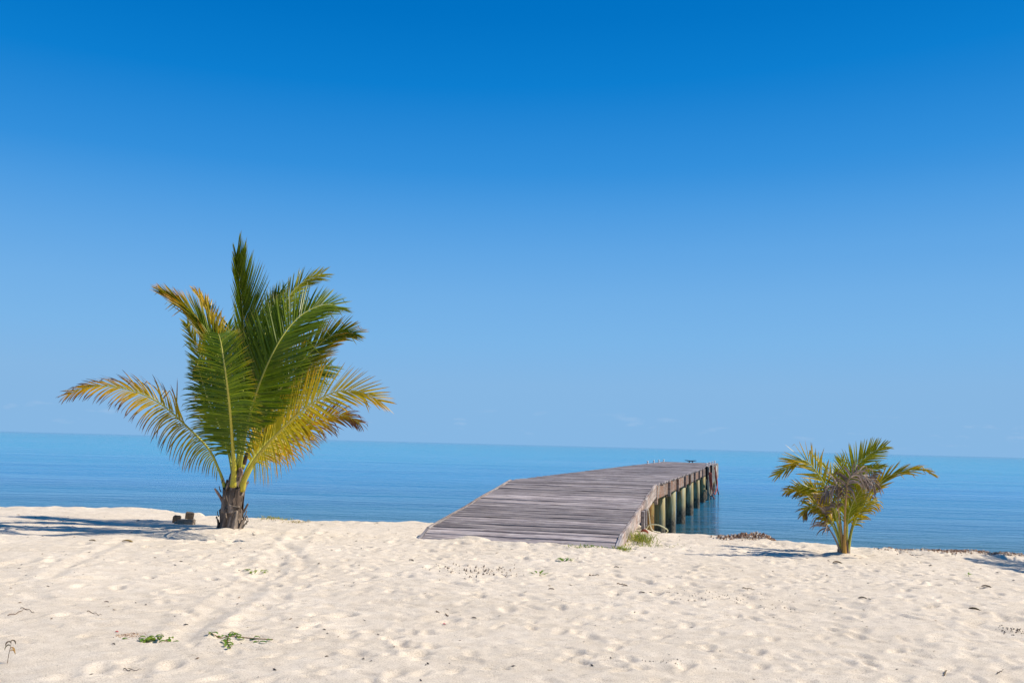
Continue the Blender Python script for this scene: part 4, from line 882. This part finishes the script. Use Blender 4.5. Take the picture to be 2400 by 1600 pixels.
def crumbs(name, c_px, n, sx_, sy_, size, cols, label, heap=0.0, seed=0, zs=.7, cat='debris'):
    """a heap of irregular fragments: one stuff mesh"""
    r = random.Random(seed); mb = MB(); c = G(*c_px)
    base = [Vector(v) for v in ((1, 0, 0), (-1, 0, 0), (0, 1, 0), (0, -1, 0), (0, 0, 1), (0, 0, -1))]
    F_ = [(0, 2, 4), (2, 1, 4), (1, 3, 4), (3, 0, 4), (2, 0, 5), (1, 2, 5), (3, 1, 5), (0, 3, 5)]
    for _ in range(n):
        x = r.gauss(0, sx_); y = r.gauss(0, sy_); q = math.exp(-(x * x / (sx_ * sx_) + y * y / (sy_ * sy_)) * .5)
        z = hz(c.x + x, c.y + y) - c.z + heap * q * r.uniform(.3, 1) + size * .2
        s_ = size * r.uniform(.4, 1.3); ro = Euler((r.uniform(0, 6), r.uniform(0, 6), r.uniform(0, 6))).to_matrix(); d = (s_ * r.uniform(.6, 1.4), s_ * r.uniform(.4, 1), s_ * zs * r.uniform(.4, 1))
        vs = [ro @ Vector((v.x * d[0] * r.uniform(.7, 1.2), v.y * d[1] * r.uniform(.7, 1.2), v.z * d[2])) + Vector((x, y, z)) for v in base]
        mb.add(vs, F_, cols[r.randrange(len(cols))])
    return tag(mb.build(name, M['small'], loc=c), label, cat, None, 'stuff')
CORAL = [(.52, .38, .28), (.60, .50, .40), (.30, .17, .10), (.45, .27, .17), (.65, .58, .5), (.17, .09, .06)]
crumbs('coral_rubble', (1772, 1268), 900, .30, .12, .028, CORAL, 'heap of brown and white coral rubble at the waterline between jetty and small palm', heap=.12, seed=1)
crumbs('coral_rubble', (2305, 1300), 900, .75, .12, .018, CORAL, 'drift line of shells and coral crumbs along the water at the far right', heap=.03, seed=2)
crumbs('coral_rubble', (2180, 1295), 260, .5, .09, .014, CORAL, 'thin scatter of shell crumbs left of the far right drift line', heap=.01, seed=12)
crumbs('coral_crumbs', (303, 1485), 260, .055, .05, .006, [(.62, .42, .26), (.5, .3, .18), (.2, .12, .08), (.7, .55, .4)], 'patch of tan coral crumbs left of the foreground vines', seed=3)
crumbs('dirt_clods', (1118, 1336), 120, .36, .40, .017, [(.45, .37, .28), (.30, .23, .17), (.5, .42, .33), (.16, .12, .09)], 'patch of dug brown clods on the sand below the ramp', heap=.02, seed=4)
crumbs('dirt_clods', (1705, 1398), 90, .42, .32, .010, [(.33, .26, .19), (.22, .16, .11), (.16, .12, .09)], 'faint patch of dark crumbs on the sand right of centre', seed=5)
crumbs('seaweed_scraps', (2385, 1474), 70, .10, .08, .011, [(.10, .08, .07), (.2, .16, .12)], 'clump of dark dried seaweed at the right edge', seed=6)
crumbs('seaweed_scraps', (1555, 1545), 26, .07, .05, .008, [(.12, .10, .08), (.2, .16, .13)], 'sparse dark seaweed scraps at the bottom right of centre', seed=7)
# fine leaf and wood litter over the whole beach
r = random.Random(77); mb = MB(); c0 = Vector((0, 12, 0))
for _ in range(1100):
    y = 6.2 + (r.random() ** .75) * 13.5; x = r.uniform(-.56, .56) * y
    yc_ = float(np.interp(x, CX, CY))
    if y > yc_ + .1: continue
    s_rel = (x - JO.x) * JD.x + (y - JO.y) * JD.y; w_rel = (x - JO.x) * JP.x + (y - JO.y) * JP.y
    if s_rel > 0 and abs(w_rel) < 1.7: continue
    z = hz(x, y) + .003; a = r.uniform(0, 6.28); ln = (.004 + .017 * r.random() ** 3.0) * (1 + (y - 6) * .07); wd = ln * r.uniform(.12, .5)
    cc = r.choice([(.10, .07, .05), (.18, .12, .07), (.05, .04, .035), (.28, .2, .12), (.12, .10, .09)])
    u = Vector((math.cos(a), math.sin(a), 0)); v = Vector((-math.sin(a), math.cos(a), 0)); p = Vector((x, y, z)) - c0
    mb.add([p - u * ln, p + v * wd, p + u * ln + Vector((0, 0, ln * .3)), p - v * wd, p + Vector((0, 0, wd * .9 + .001))], [(0, 3, 4), (3, 2, 4), (2, 1, 4), (1, 0, 4)], cc)
tag(mb.build('beach_litter', M['small'], loc=c0), 'tiny scraps of leaf and bark strewn over the sand', 'debris', None, 'stuff')
